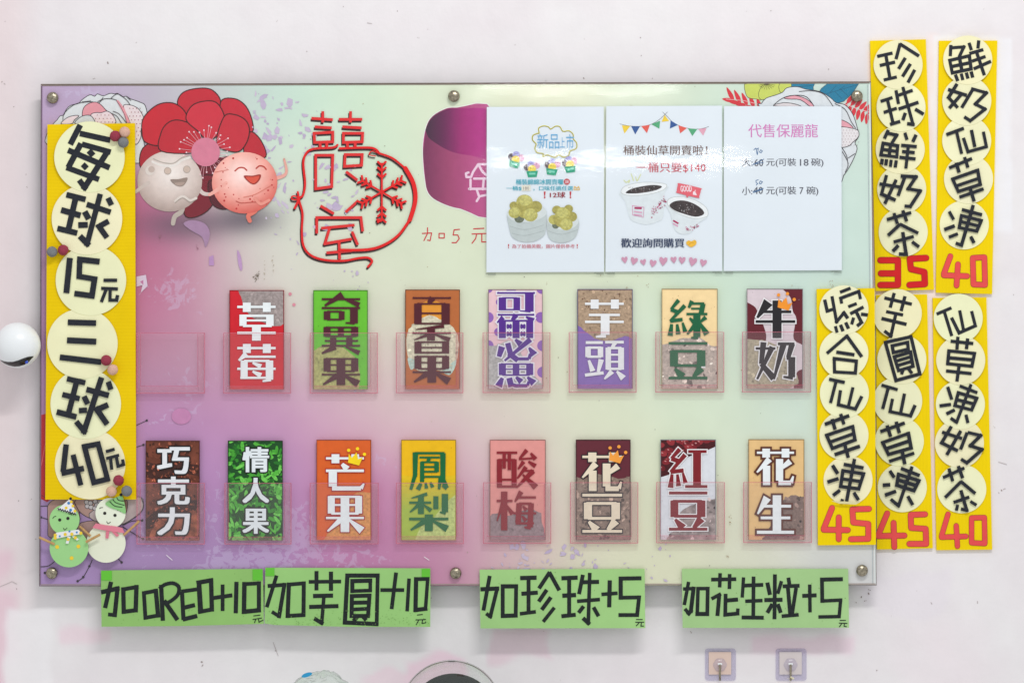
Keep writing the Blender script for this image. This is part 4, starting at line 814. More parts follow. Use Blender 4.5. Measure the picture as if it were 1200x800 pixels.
RED1, RED2 = (204, 28, 32), (224, 76, 76)
W5 = 20
SIGNS = [
 (0.0, [(1019.6, 48), (1085, 46.3), (1094.6, 339.5), (1026, 341)], 'yellow sign at the upper right beside the board, price 35 in bright red', RED1, 0,
  [(1052.6, 76, 'D', "90,132 180,112;140,120 165,262;105,185 195,165;128,270 205,252;225,55 200,148;222,58 335,130;255,140 215,205;285,175 238,250;310,210 270,285"),
   (1056, 125.5, 'D', "110,395 180,372;150,385 185,530;128,460 205,435;165,530 225,512;200,330 215,410;205,362 298,330;215,440 332,400;240,310 300,530 265,525;255,462 240,505;312,440 362,470"),
   (1054.8, 175, 'D', "155,562 132,612;145,580 205,592 175,640;125,640 210,655 205,720 112,708 125,640;118,675 207,688;168,650 160,715;120,730 115,765;145,733 140,770;172,736 167,778;202,740 195,782;252,578 265,620;318,590 298,632;230,652 322,660;235,688 310,695;220,722 315,732;272,655 258,788"),
   (1056.8, 222, 'E', "140,122 112,230 192,265;195,148 130,285;100,172 215,190;220,128 308,132 262,200 332,212 275,300 242,298;245,130 205,240"),
   (1058.3, 272, 'E', "142,375 280,335;182,338 202,398;232,322 255,385;218,400 148,465;215,400 320,452;180,502 295,470;232,445 252,572 210,570;208,520 175,555;285,500 325,530")],
  'E', "105,605 205,605 205,745 105,745;108,680 205,680", "365,592 272,597 278,655 355,672 358,740 270,745", 33),
 (0.0, [(1100.4, 48), (1168.8, 47.8), (1162.6, 344.5), (1096.8, 343)], 'upper right yellow sign, its first cream disc overhanging the top edge, price 40', RED2, 1,
  [(1134, 70.5, 'F', "122,65 118,130;118,82 198,76 170,135;115,155 230,128 240,205 130,228 115,155;122,192 237,168;172,140 187,218;148,238 162,276;182,232 192,270;212,226 222,262;240,220 250,256;228,52 242,95;285,38 280,85;230,115 312,92;245,160 325,132;255,205 357,160;270,100 318,242"),
   (1133, 118.5, 'F', "158,292 108,372 162,432;190,345 112,435;105,325 215,360;240,320 330,345 265,410 322,440 235,508 200,485;250,325 185,432"),
   (1133, 165, 'F', "95,590 198,552;155,572 185,702;195,608 222,690 330,660 312,572;242,562 262,662"),
   (1135, 210, 'G', "108,82 238,28;148,52 165,108;195,20 215,80;128,145 270,95 285,175 160,215 128,145;145,185 278,140;166,248 304,200;228,200 250,272"),
   (1130, 263.6, 'G', "108,328 134,375;80,432 140,410;106,475 158,455;180,318 295,348;245,292 178,520 145,508;178,352 290,380 265,440 165,420 178,352;172,385 280,412;230,470 250,508")],
  'G', "115,582 78,682;78,690 210,695;158,628 150,748", "242,592 308,588 312,745 246,742 242,592", 29),
 (-0.0376, [(957, 338.5), (1025, 337.5), (1026.5, 638), (958.5, 638.6)], 'yellow sign fixed on the right edge of the board, its lowest disc bent, price 45', RED2, 2,
  [(989, 363, 'H', "82,105 97,172 135,160;125,85 152,235 195,182 218,215;145,260 155,298;175,252 190,290;205,238 222,275;172,62 234,38;182,128 176,97 282,57 292,102;220,147 270,128;232,188 310,148;265,172 298,238 272,260;252,210 240,250;295,190 335,195"),
   (989, 414.5, 'H', "216,315 95,420;208,312 300,440;150,412 257,428;138,450 268,465 262,535 140,528 138,450"),
   (989.5, 461, 'H', "108,570 200,590;150,580 116,710;175,635 162,720 262,745 300,670;248,618 220,735"),
   (989, 510, 'I', "78,80 213,32;118,50 135,108;165,22 184,80;88,140 232,92 245,165 120,212 88,140;105,178 240,130;132,247 272,200;188,192 208,264"),
   (994, 562.5, 'I', "120,305 150,352;92,398 154,378;123,472 162,442;182,300 292,320;242,270 198,505;178,335 292,352 265,435 165,422 178,335;172,380 280,395;238,455 264,497;165,497 182,503")],
  'I', "118,540 72,655;72,660 205,662;155,592 155,712", "322,545 230,548 235,620 318,628 318,710 222,712", 29),
 (0.0, [(1026.5, 345.5), (1086.5, 344.8), (1093.2, 642), (1027.8, 643.5)], 'middle sign of the lower three yellow ones, with a boxed character, price 45', RED2, 3,
  [(1051.5, 367.5, 'J', "82,95 243,132;140,66 116,152;203,85 180,172;92,175 192,195;65,215 212,250;150,185 120,318 82,288"),
   (1057, 421, 'J', "88,355 238,322 290,540 150,578 88,355;128,375 218,355 222,395 135,415 128,375;140,440 235,412 250,495 165,520 140,440;150,465 240,438;155,492 245,465;192,515 182,542;222,508 244,537"),
   (1052, 470, 'J', "65,605 160,632;105,620 72,745;130,685 115,760 235,785 262,722;200,655 178,765"),
   (1054, 517, 'K', "55,120 190,72;92,85 112,148;142,65 160,128;68,180 210,130 225,210 100,245 68,180;85,215 218,170;103,284 242,238;175,225 190,300"),
   (1057.5, 571, 'K', "107,335 132,373;68,415 110,412;80,470 142,448;168,322 272,362;230,312 155,528 112,492;155,355 268,390 240,445 145,415 155,355;150,385 255,418;206,475 234,524")],
  'K', "93,570 44,688;42,695 188,692;128,622 132,756", "302,575 222,578 225,650 305,655 308,738 215,738", 29),
 (0.0, [(1093, 349), (1156, 348.3), (1162.8, 643.6), (1097.5, 644.3)], 'rightmost of the lower three yellow signs, leaning left at the top, price 40', RED2, 4,
  [(1123, 373, 'L', "63,140 150,103;108,125 152,268;150,160 195,250 290,208 268,122;198,118 222,238"),
   (1126, 422, 'L', "145,298 278,312;188,272 182,347;245,282 238,345;135,355 285,370 270,445 128,430 135,355;130,395 278,408;118,472 268,488;195,440 182,534"),
   (1125.5, 474, 'L', "128,565 152,640;80,677 148,668;120,724 170,700;198,560 302,600;265,550 180,772 145,748;190,600 298,632 268,700 170,675 190,600;180,640 280,665;235,728 247,777"),
   (1124.5, 519, 'M', "150,46 92,143 188,190;205,72 122,214;95,80 212,118;245,82 322,100 260,160 330,182 240,260 206,238;242,82 203,182"),
   (1127, 572.5, 'M', "100,347 226,290;135,292 158,368;190,278 216,350;208,368 112,464;204,368 290,440;162,492 255,460;205,420 240,538 205,530;187,505 178,540;260,485 297,508")],
  'M', "130,560 92,688;92,695 235,690;178,628 185,748", "268,582 343,580 346,732 268,728 268,582", 28)]
for yb, qd, lab, rc, idx, chars, dr, d1, d2, dw in SIGNS:
    e = empty('price_sign', sum(p[0] for p in qd) / 4, max(p[1] for p in qd), yb, lab, 'sign', 'yellow price signs at the right')
    yf = yb - 0.0055
    s = MB(); s.slab(qd, yf, 0.0047, None, M_YEL_V); s.build('backing_board', e)
    for i, (cx, cy, rg, st) in enumerate(chars):
        dsc = paper_disc(e, cx, cy, 28.7, yf - 0.0042 + i * 0.0006, cut=588.2 if (idx == 2 and i == 4) else None)
        s = MB(); draw(s, rg, st, W5 * .97, yf - 0.0050, None, M_INK, wob=.06); s.build('character', dsc)
    for dd in (d1, d2):
        s = MB(); draw(s, dr, dd, dw + 4, yf - 0.0008, (150, 40, 44), M_RED, rnd=True); draw(s, dr, dd, dw, yf - 0.0012, rc, M_RED, rnd=True); s.build('price_digit', e)
    if idx == 2:     # curled lower lip of the bent disc
        s = MB(); s.poly([(974, 586.6), (1008, 588.0), (1003, 590.8), (984, 589.8)], yf - 0.0062, (214, 206, 160), M_PAPER); s.build('disc_fold', e)

# ------------------------------------------------------------------ green add-on signs
GR = (158, 213, 116)
GS = [('N', [(118.2, 668), (308, 666), (309, 730.5), (214, 733), (119, 733.8)], 'green paper strip at the far left below the board, crossed by creases, with Latin capitals', 24,
       "115,150 75,325;48,220 158,195 140,372 95,368;197,200 285,185 280,340 200,350 197,200;335,225 415,210 430,375 345,390 335,225;450,170 462,410;590,215 600,405;585,215 690,200;595,325 677,305;595,402 692,378;700,155 785,140 790,335 710,350 700,155;862,168 862,345;800,258 927,240;955,150 950,360;1008,165 1105,160 1105,340 1005,350 1008,165",
       "1068,378 1115,372;1063,402 1125,392;1085,398 1075,425;1102,395 1106,420 1135,405", [(118.8, 668.6, 131, 679.5), (296, 666.8, 307.5, 679.5)]),
      ('O', [(310.8, 664.7), (504.4, 665.5), (504.2, 734), (410, 734), (322, 731.8), (310.2, 730)], 'green paper strip second from the left, speckled along its bottom, with a boxed character', 23,
       "138,108 72,320;78,178 190,170 155,380 106,350;220,168 320,160 318,372 212,378 220,168;353,150 570,148;405,78 405,207;502,82 502,210;382,245 516,242;356,318 552,312;455,245 440,425 390,395;612,108 815,108 808,432 595,422 612,108;645,145 765,142 765,208 645,212 645,145;642,245 760,242 750,378 640,378 642,245;645,290 750,288;645,335 750,330;682,380 652,412;712,378 738,407;938,88 908,332;833,205 992,205;1025,128 1012,347;1072,132 1150,130 1135,330 1068,338 1072,132",
       "1078,372 1117,368;1068,405 1138,402;1090,405 1072,438;1115,405 1112,428 1135,424 1137,415", [(311.3, 665.3, 321.5, 674.5), (494.2, 666.2, 503.9, 675.6)]),
      ('Q', [(562, 667), (755.4, 666), (756.2, 735.5), (563, 735.8)], 'green paper strip third from the left, under the middle of the board, ending in 5', 23,
       "108,110 66,342;46,200 158,195 112,382 84,362;195,180 285,180 282,375 195,378 195,180;312,125 422,122;368,125 368,355;320,230 430,222;310,364 417,350;510,85 438,194;506,85 574,207;490,203 436,282;518,253 456,337;541,322 466,417;588,126 697,122;640,125 640,370;594,243 686,238;588,380 684,370;732,103 706,232;722,153 840,150;693,280 846,268;778,90 768,425 732,392;737,313 703,357;803,320 837,380;912,140 908,320;856,234 964,226;1124,126 985,128 985,256 1108,254 1095,372 970,372",
       "1088,402 1132,402;1083,420 1142,420;1108,424 1088,446;1124,424 1120,446 1140,446", []),
      ('R', [(799, 666), (994, 666), (995, 735), (800, 735.2)], 'rightmost green paper strip, below the right end of the board above the hooks', 22,
       "97,150 68,305;60,198 130,195 112,345 98,362 72,330;160,195 225,195 222,365 155,365 160,195;248,135 416,132;308,92 305,187;372,98 370,198;314,230 250,264;302,240 290,378;345,230 342,370 425,362 427,328;350,275 428,268;465,120 456,255;470,175 597,170;476,280 592,275;532,115 530,380;452,388 600,390;675,100 672,400;604,272 726,270;624,155 642,237;719,145 694,230;658,298 624,357;694,298 714,357;765,122 774,180;727,180 840,176;762,190 777,365;817,190 790,365;720,380 834,370;908,168 910,354;858,244 954,240;1130,132 990,135 992,278 1115,272 1105,382 966,385",
       "1108,408 1150,408;1103,426 1160,428;1122,430 1106,452;1140,430 1138,447 1156,450", [])]
YG = YB - 0.0055
GRS = {'N': (142, 188, 108), 'O': (150, 198, 120), 'Q': (158, 202, 130), 'R': (160, 198, 136)}
for rg, qd, lab, w, st, st2, tapes in GS:
    e = empty('addon_sign', sum(p[0] for p in qd) / len(qd), max(p[1] for p in qd), YG, lab, 'sign', 'green add-on strips below the board')
    s = MB(); s.slab(qd, YG, 0.0012, GRS[rg], M_GREEN); s.build('paper_strip', e)
    s = MB(); draw(s, rg, st, w * 1.14, YG - 0.0005, None, M_INK_G, wob=.10)
    if rg == 'N':
        s.line(smooth(pts('N', "440,195 478,168 530,160 568,185 562,235 520,275 472,300"), 4, False), 24 / 5.714, YG - 0.0005, None, M_INK_G); draw(s, 'N', "470,275 560,405", 29, YG - 0.0005, None, M_INK_G); draw(s, 'N', "704,165 716,350", 32, YG - 0.0005, None, M_INK_G)
    draw(s, rg, st2, 6, YG - 0.0005, None, M_INK_G); s.build('lettering', e)
    for x0, y0, x1, y1 in tapes:
        s = MB(); s.slab([(x0, y0), (x1, y0 - .3), (x1, y1), (x0, y1)], YG - 0.0010, 0.0006, (100, 190, 60), M_GREEN); s.build('tape', e)
    s = MB()
    for k in range(170 if rg == 'O' else 26):
        x = random.uniform(qd[0][0] + 2, qd[1][0] - 2); y = 732 - abs(random.gauss(0, 9)) if rg == 'O' else random.uniform(670, 731)
        if y > 669: s.disc(x, y, random.uniform(.25, .6), YG - 0.0004, (118, 160, 84), M_PRINT, 6)
    s.build('speckles', e)

# ------------------------------------------------------------------ paper snowmen
def snow_part(e, name, cx, cy, r, y, col):
    x, yy = pts('bl', f"{cx},{cy}")[0]; s = MB(); n = 48
    s.slab([(x + r / 6.67 * math.cos(t), yy + r / 6.67 * math.sin(t)) for t in (6.28318 * i / n for i in range(n))], y, 0.0016, col, M_PAPER); return s
def face_marks(s, eyes, mouth, brows, y):
    for a in eyes: s.disc(*pts('bl', a)[0], 1.9, y, (40, 38, 36), M_PRINT, 14)
    for a in [mouth] + brows: s.line(smooth(pts('bl', a), 4, False), .75, y, (46, 42, 42), M_PRINT)
def stick(e, a, b, y):
    (ax, ay), (bx, by) = pts('bl', f"{a} {b}"); s = MB(); s.tube(P(ax, ay, y), P(bx, by, y), 1.5 * U, None, M_STRAW, 8); s.build('arm', e)
YN = YB - 0.016
e = empty('paper_snowman', *pts('bl', "272,620")[0], YN, 'green paper snowman with a spotted white party hat and bow', 'paper cutout')
stick(e, "40,395", "160,450", YN - .001); stick(e, "355,310", "440,385", YN + .0045); stick(e, "405,432", "515,373", YN - .0055)
GN = (156, 208, 138)
s = snow_part(e, 'body', 272, 478, 151, YN, GN)
for a in ("180,470", "346,466", "293,557"): s.disc(*pts('bl', a)[0], 2.3, YN - .0004, (236, 202, 60), M_PAPER, 12)
s.build('body', e)
s = snow_part(e, 'head', 237, 258, 117, YN - .0018, GN); face_marks(s, ("200,259", "264,247"), "228,322 240,337 258,320", ["145,250 155,235 172,230", "270,215 285,213 297,222"], YN - .0022); s.build('head', e)
s = MB(); s.slab(pts('bl', "283,92 180,178 255,200 330,212"), YN - .0034, .0014, (232, 234, 236), M_PAPER)
for a, c in (("250,165", (236, 202, 60)), ("303,150", (236, 202, 60)), ("270,128", (70, 130, 190)), ("290,118", (236, 202, 60)), ("318,190", (236, 202, 60)), ("285,182", (70, 130, 190))): s.disc(*pts('bl', a)[0], 1.7, YN - .0038, c, M_PAPER, 10)
zz = pts('bl', " ".join(f"{185 + i * 9.5},{166 + i * 2.9 + (13 if i % 2 else 0)}" for i in range(16))); s.line(zz, 1.1, YN - .0038, (36, 36, 40), M_PRINT)
s.disc(*pts('bl', "285,93")[0], 1.7, YN - .0042, (30, 30, 34), M_PRINT, 12); s.build('party_hat', e)
s = MB(); s.slab(pts('bl', "158,375 175,358 265,345 345,334 378,368 270,385 150,410"), YN - .0034, .0014, (230, 232, 232), M_PAPER); s.slab(pts('bl', "262,388 285,390 268,445 246,442"), YN - .0033, .001, (230, 232, 232), M_PAPER); s.slab(pts('bl', "295,388 315,384 350,410 335,420"), YN - .0031, .001, (230, 232, 232), M_PAPER)
for a, c in (("165,378", 1), ("165,400", 1), ("243,372", 1), ("295,370", 1), ("365,362", 1), ("200,386", 0), ("333,356", 0), ("276,348", 0), ("265,410", 1), ("322,398", 1)): s.disc(*pts('bl', a)[0], 1.9 if c else 1.2, YN - .0038, (236, 202, 60) if c else (80, 140, 196), M_PAPER, 12)
s.build('scarf', e)
YN2 = YN + .005
e = empty('paper_snowman', *pts('bl', "562,592")[0], YN2, 'cream paper snowman with a green striped hat and pink scarf', 'paper cutout')
stick(e, "700,378", "822,268", YN2 - .001)
s = snow_part(e, 'body', 562, 440, 153, YN2, (226, 230, 208)); s.build('body', e)
s = snow_part(e, 'head', 597, 205, 118, YN2 - .0018, (228, 234, 214)); face_marks(s, ("552,207", "632,223"), "566,270 578,287 598,275", ["510,172 520,164 538,162", "650,186 664,184 675,196"], YN2 - .0022); s.build('head', e)
s = MB(); s.slab(smooth(pts('bl', "686,66 660,75 600,100 556,132 600,165 660,185 714,208 706,130"), 3), YN2 - .0034, .0014, (140, 196, 126), M_PAPER)
for a in ("645,82 660,105 700,112", "615,98 640,125 706,145", "590,115 630,150 690,160"): s.line(smooth(pts('bl', a), 4, False), .9, YN2 - .0038, (40, 52, 40), M_PRINT)
s.disc(*pts('bl', "680,62")[0], 1.9, YN2 - .0042, (30, 30, 34), M_PRINT, 12); s.build('party_hat', e)
s = MB(); s.slab(pts('bl', "455,320 482,286 560,300 640,310 690,322 706,362 600,348 520,335"), YN2 - .0034, .0014, (222, 130, 148), M_PAPER); s.slab(pts('bl', "562,345 588,347 580,404 558,402"), YN2 - .0030, .001, (216, 122, 140), M_PAPER); s.slab(pts('bl', "600,345 622,342 665,378 645,392"), YN2 - .0029, .001, (216, 122, 140), M_PAPER); s.build('scarf', e)

# ------------------------------------------------------------------ three notices in sleeves
PAPER = (226, 234, 239)
M_SHEET = mk('office_paper', None, 0.7, 0.02, 8, bump=0.15, bscale=12, spec=0.2)
YP = YB - 0.0045; YT = YP - 0.0002
def notice(qd, label):
    e = empty('notice_sheet', sum(p[0] for p in qd) / 4, max(p[1] for p in qd), YP, label, 'notice', 'white notices on the board')
    s = MB(); s.slab(qd, YP, 0.0006, PAPER, M_SHEET)
    for px, py in ((qd[2][0] - 6, qd[2][1]), (qd[3][0] + 5, qd[3][1])):
        for sg in (0, 1): s.line([(px - 6 + sg * 3, py + 1.6 + sg * 1.2), (px + 6, py + 1.4 + sg * 1.6)], .55, YP + 0.0003, (120, 128, 120), M_PRINT)
    s.build('paper', e)
    (a, b), (c, d_), (f_, g), (h, i) = qd
    s = MB(); k = 1.6; X = [0, .33, .66, 1]
    s.poly([(a - k, b - k), (c + k, d_ - k), (f_ + k, g + k), (h - k, i + k)], YP - 0.0022, None, M_SLEEVE)
    s.build('clear_sleeve', e)
    return e
def txt(mb, t, box, col, b=0.0, y=None): mb.glyphmesh(glyph(t, 2), box, y or YT, col, M_PRINT, bolden(b) if b else ((0, 0),))
# sheet 1
e = notice([(570.5, 125.5), (707.5, 125), (708, 318.5), (570, 319)], 'notice sheet picturing two yellow scoop tubs, leftmost of the three')
s = MB()
cl = smooth(pts('s1', "520,260 515,215 560,192 610,200 635,222 680,195 725,200 755,245 815,240 855,275 858,320 890,360 885,415 825,440 810,485 760,500 715,478 680,500 640,492 600,478 555,495 560,465 500,455 478,410 490,370 455,330 460,285 505,265"), 3)
s.line(cl + [cl[0]], 1.3, YT, (222, 214, 60)); s.line([(x, y + .3) for x, y in cl + [cl[0]]], .45, YT, (120, 110, 60))
for ch, bx in (('新', (629.5, 157, 642.5, 174)), ('品', (643.5, 157.5, 655.5, 174.5)), ('上', (656, 161, 662, 173)), ('市', (663.5, 157.5, 672.5, 175.5))): txt(s, ch, bx, (98, 172, 214))
for cx, cy, r in ((604, 188, 0.28), (623.5, 199, -.04), (647, 196.5, .12), (668, 193.5, -.1)):
    T = lambda u, v: (cx + (u * math.cos(r) - v * math.sin(r)) * .92, cy + (u * math.sin(r) + v * math.cos(r)) * .92)
    for u, v, rr, c in ((-6, -3, 4.2, (96, 84, 92)), (-1, -7, 4.4, (160, 160, 216)), (6, -5, 4.2, (222, 170, 196)), (0, -1, 5, (238, 214, 70))): s.disc(*T(u, v), rr * .95, YT, c, n=14)
    for u, v in ((-1.8, -2.2), (2, -2.2), (-6, -4), (-2, -8), (6, -7)): s.disc(*T(u, v), .6, YT, (60, 50, 60), n=8)
    s.poly([T(-7.5, 1.5), T(7.5, 1.5), T(5.5, 9.5), T(-5.5, 9.5)], YT, (20, 160, 122)); s.line([T(-4, 5), T(4, 5)], 2.2, YT, (120, 206, 180))
txt(s, '桶裝綿綿冰開賣囉', (604.5, 210, 660, 216.5), (62, 172, 190), .15); s.disc(664.3, 213, 3.6, YT, (196, 50, 58)); txt(s, '讚', (662, 211, 666.6, 215.2), (230, 220, 224))
txt(s, '一桶$', (593.5, 218, 611, 223.5), (62, 172, 190), .12); s.poly([(611.5, 217.2), (621.8, 217.2), (621.8, 223.8), (611.5, 223.8)], YT, (226, 224, 206)); txt(s, '180', (613.2, 218.8, 620, 222.6), (120, 110, 110))
txt(s, '，口味任挑任選', (625, 218, 671.5, 223.5), (62, 172, 190), .12); s.line(smooth([(672.5, 222.5), (673.5, 218.6), (676, 221), (678, 218.6), (679.2, 222.5)], 3, False), .9, YT, (226, 180, 70)); s.line([(672.5, 222.4), (679.2, 222.4)], .8, YT, (226, 180, 70))
for x in (638.3, 668.5): s.poly([(x - 1.1, 224.6), (x + 1.1, 224.6), (x + .5, 229.8), (x - .5, 229.8)], YT, (196, 34, 44)); s.disc(x, 231.4, 1.0, YT, (196, 34, 44), n=10)
txt(s, '12球', (644.5, 225, 662.5, 231.8), (150, 40, 52), .2)
for x, yy in ((596, 288.8), (676.5, 288.8)): s.poly([(x - .7, 286.2), (x + .7, 286.2), (x + .3, 289.3), (x - .3, 289.3)], YT, (196, 34, 44)); s.disc(x, 290.4, .6, YT, (196, 34, 44), n=8)
txt(s, '為了拍攝美觀，圖片僅供參考', (600, 286.2, 673.5, 291), (206, 130, 140), .1)
def tub(mb, body, rim, balls, cb):
    mb.poly(smooth(pts('s1b', body), 3), YT, (192, 202, 200), M_PRINT); mb.poly(smooth(pts('s1b', rim), 3), YT, (212, 220, 218), M_PRINT)
    for x, y, r, c in balls: mb.disc(*pts('s1b', f"{x},{y}")[0], r / 7.27, YT, c, M_GRAIN, 22, r / 7.27 * .9)
Y1, Y2, Y3 = (196, 192, 112), (184, 178, 96), (170, 162, 84)
tub(s, "175,300 195,420 222,495 300,532 400,532 478,492 505,440 510,270 440,330 330,370 230,350", "175,300 190,270 250,240 440,220 505,260 508,300 440,345 330,368 220,350", [(280, 335, 42, (104, 112, 92)), (235, 225, 38, Y3), (420, 235, 55, Y3), (325, 195, 70, Y2), (330, 260, 80, Y3), (330, 180, 52, Y1), (240, 285, 52, Y2), (240, 275, 40, Y1), (375, 305, 62, Y2), (372, 295, 50, Y1)], 0)
tub(s, "518,355 522,470 560,525 650,542 735,515 775,460 788,355 700,420 600,400", "518,355 540,310 620,290 740,290 785,350 760,400 690,430 600,420", [(590, 395, 30, (104, 112, 92)), (600, 262, 40, Y3), (700, 252, 38, Y3), (725, 320, 48, Y3), (575, 345, 46, Y2), (650, 340, 80, Y3), (650, 295, 62, Y2), (648, 285, 48, Y1), (680, 385, 56, Y2), (678, 377, 44, Y1)], 0)
for a in ("200,400 330,430 490,390", "215,460 330,480 490,440", "525,440 640,470 780,430"): s.line(smooth(pts('s1b', a), 4, False), .4, YT, (160, 170, 168))
s.build('printing', e)
# sheet 2
e = notice([(710.5, 124.5), (846, 124), (846.5, 317.5), (709.5, 318.5)], 'notice sheet with party bunting and pink hearts, middle one of the three')
s = MB()
s.line(smooth(pts('s2', "175,168 250,185 330,192 410,188 480,172 540,140 590,100 640,52"), 4, False), .4, YT, (60, 60, 66)); s.line(smooth(pts('s2', "590,52 640,100 700,160 780,195 860,215 940,218 1000,208 1040,192"), 4, False), .4, YT, (60, 60, 66))
for q, c in (("197,182 278,188 222,262", (240, 206, 60)), ("288,192 372,192 326,270", (44, 86, 150)), ("385,190 468,178 440,258", (228, 92, 78)), ("482,172 568,138 560,215", (82, 170, 120)), ("610,82 655,140 582,148", (240, 206, 60)), ("670,135 740,178 662,214", (44, 86, 150)), ("745,182 828,208 762,260", (228, 92, 78)), ("838,212 928,218 880,286", (82, 170, 120)), ("938,218 1018,210 985,282", (228, 166, 184))): s.poly(pts('s2', q), YT, c)
txt(s, '桶裝仙草開賣啦！', (730.5, 170.5, 829, 181.8), (112, 88, 82), .15)
txt(s, '一桶只要$140', (746, 190.5, 827, 202.5), (196, 70, 88), .15)
for a in ("215,712 240,735 270,715 262,742", "285,650 300,690 310,720", "330,680 345,720 380,655"): s.line(smooth(pts('s2', a), 3, False), 1.1, YT, (214, 220, 160))
WC = (220, 228, 230)
def cupart(mb, body, rim, dark):
    mb.poly(smooth(pts('s2b', body), 3), YT, WC, M_PRINT); q = smooth(pts('s2b', rim), 3); mb.poly(q, YT, (236, 240, 240)); mb.line(q + [q[0]], .5, YT, (188, 194, 190)); mb.poly(smooth(pts('s2b', dark), 3), YT, (58, 48, 48), M_COARSE)
    xs_ = [p[0] for p in pts('s2b', dark)]; ys_ = [p[1] for p in pts('s2b', dark)]; cx_, cy_ = sum(xs_) / len(xs_), sum(ys_) / len(ys_)
    for k in range(34): mb.disc(cx_ + random.gauss(0, (max(xs_) - min(xs_)) * .2), cy_ + random.gauss(0, (max(ys_) - min(ys_)) * .14), random.uniform(.25, .7), YT, random.choice(((190, 190, 190), (140, 130, 128), (96, 82, 78))), M_PRINT, 6)
cupart(s, "165,105 200,190 235,320 275,362 380,388 470,365 525,320 538,120 550,60", "165,105 200,60 320,30 460,28 555,48 520,95 400,130 270,140 190,130", "205,118 250,85 340,62 440,50 515,62 470,92 380,112 290,122")
cupart(s, "558,200 590,300 610,400 650,455 710,470 770,448 830,370 890,310", "560,195 590,160 680,150 800,180 890,240 908,300 880,325 780,335 660,295 580,240", "578,225 620,190 700,182 790,210 860,260 870,300 800,320 700,295 620,265")
for a in ("262,225 362,240 355,325 265,305 262,225",): s.line(pts('s2b', a), .5, YT, (214, 130, 170))
s.line(pts('s2b', "280,245 342,248"), 2.2, YT, (176, 40, 96)); s.line(pts('s2b', "275,275 345,285"), 1.6, YT, (224, 170, 196)); s.line(pts('s2b', "275,300 345,310"), 1.2, YT, (220, 150, 184)); s.line(pts('s2b', "610,352 655,378"), 2.0, YT, (176, 40, 96)); s.line(pts('s2b', "608,378 652,402"), 1.6, YT, (220, 160, 190))
for k in range(60):
    t = random.random(); a, b = pts('s2b', f"{430 + t * 110 + random.gauss(0, 8)},{280 - t * 90 + random.gauss(0, 22)}")[0]
    s.disc(a, b, random.uniform(.25, .9), YT, random.choice(((176, 48, 92), (206, 110, 150), (130, 50, 80))), n=6)
    if k < 34: a, b = pts('s2b', f"{720 + t * 110},{425 - t * 30 + random.gauss(0, 10)}")[0]; s.disc(a, b, random.uniform(.25, .8), YT, random.choice(((176, 48, 92), (206, 110, 150), (130, 50, 80))), n=6)
s.poly(smooth(pts('s2b', "650,45 665,35 840,75 848,90 832,150 818,160 645,118 640,105"), 2), YT, (226, 100, 112)); s.poly(pts('s2b', "715,130 748,138 728,160"), YT, (226, 100, 112))
s.glyphmesh(glyph('GOOD', 2), (797.5, 217.5, 810.5, 224.5), YT, (240, 226, 230), M_PRINT, ((-.2, 0), (.2, .4)))
s.poly(pts('s2b', "780,105 798,108 812,132 808,138 778,132"), YT, (240, 226, 230)); s.line(pts('s2b', "792,112 800,92"), .9, YT, (240, 226, 230))
txt(s, '歡迎詢問購買', (728, 279.3, 802, 290), (42, 58, 92), .3)
s.poly(smooth(pts('s2b', "720,545 740,522 765,530 790,518 808,530 805,555 770,578 745,572"), 3), YT, (240, 186, 50)); s.line(pts('s2b', "742,560 765,540 790,545"), .5, YT, (196, 136, 30))
for i, (x, y, k) in enumerate(((197, 688, .9), (276, 698, 1.05), (356, 708, .85), (437, 718, 1.0), (525, 700, 1.2), (615, 688, .9), (686, 692, 1.0), (776, 704, 1.2), (866, 714, 1.0))):
    cx, cy = pts('s2b', f"{x},{y}")[0]; r = random.uniform(-.25, .25); k *= 1.05
    q = [(cx + k * (u * math.cos(r) - v * math.sin(r)), cy + k * (u * math.sin(r) + v * math.cos(r))) for u, v in ((0, -2.2), (1.6, -4), (3.6, -3.4), (3.8, -1), (2.2, 1.6), (0, 4.4), (-2.2, 1.6), (-3.8, -1), (-3.6, -3.4), (-1.6, -4))]; s.poly(q, YT, (206, 150, 174))
s.build('printing', e)
# sheet 3
e = notice([(848.5, 124.5), (986, 125), (986.5, 316.5), (848, 317.5)], 'plain notice sheet with pink heading and two handwritten price changes, rightmost of the three')
s = MB()
txt(s, '代售保麗龍', (877, 145.5, 958.5, 161.2), (212, 130, 188), .12)
for t, bx in (('大:', (869.5, 185.5, 882, 195)), ('60', (884, 186.5, 894.5, 195)), ('元(可裝', (898, 185.5, 933, 196)), ('18', (937.5, 186.5, 947.5, 194.5)), ('碗)', (950.5, 185.5, 965, 196)),
              ('小:', (869.5, 219, 881.5, 228.5)), ('40', (883, 219, 894, 227.5)), ('元(可裝', (898, 218.5, 933, 229.5)), ('7', (937, 219.5, 941.5, 227.5)), ('碗)', (945, 218.5, 959, 229.5))): txt(s, t, bx, (92, 94, 104), .12)
for a in ("248,490 262,478 270,520;268,485 278,478 272,522;292,492 286,505 296,510 306,498 294,490", "262,695 278,690;262,695 264,710 274,715 264,726;290,700 284,714 296,718 306,704 292,698", "240,590 315,552;245,585 310,575;242,770 312,748;246,776 305,755"):
    draw(s, 's3', a, 4.2, YT, (44, 100, 150), M_PRINT, rnd=True)
s.build('printing', e)

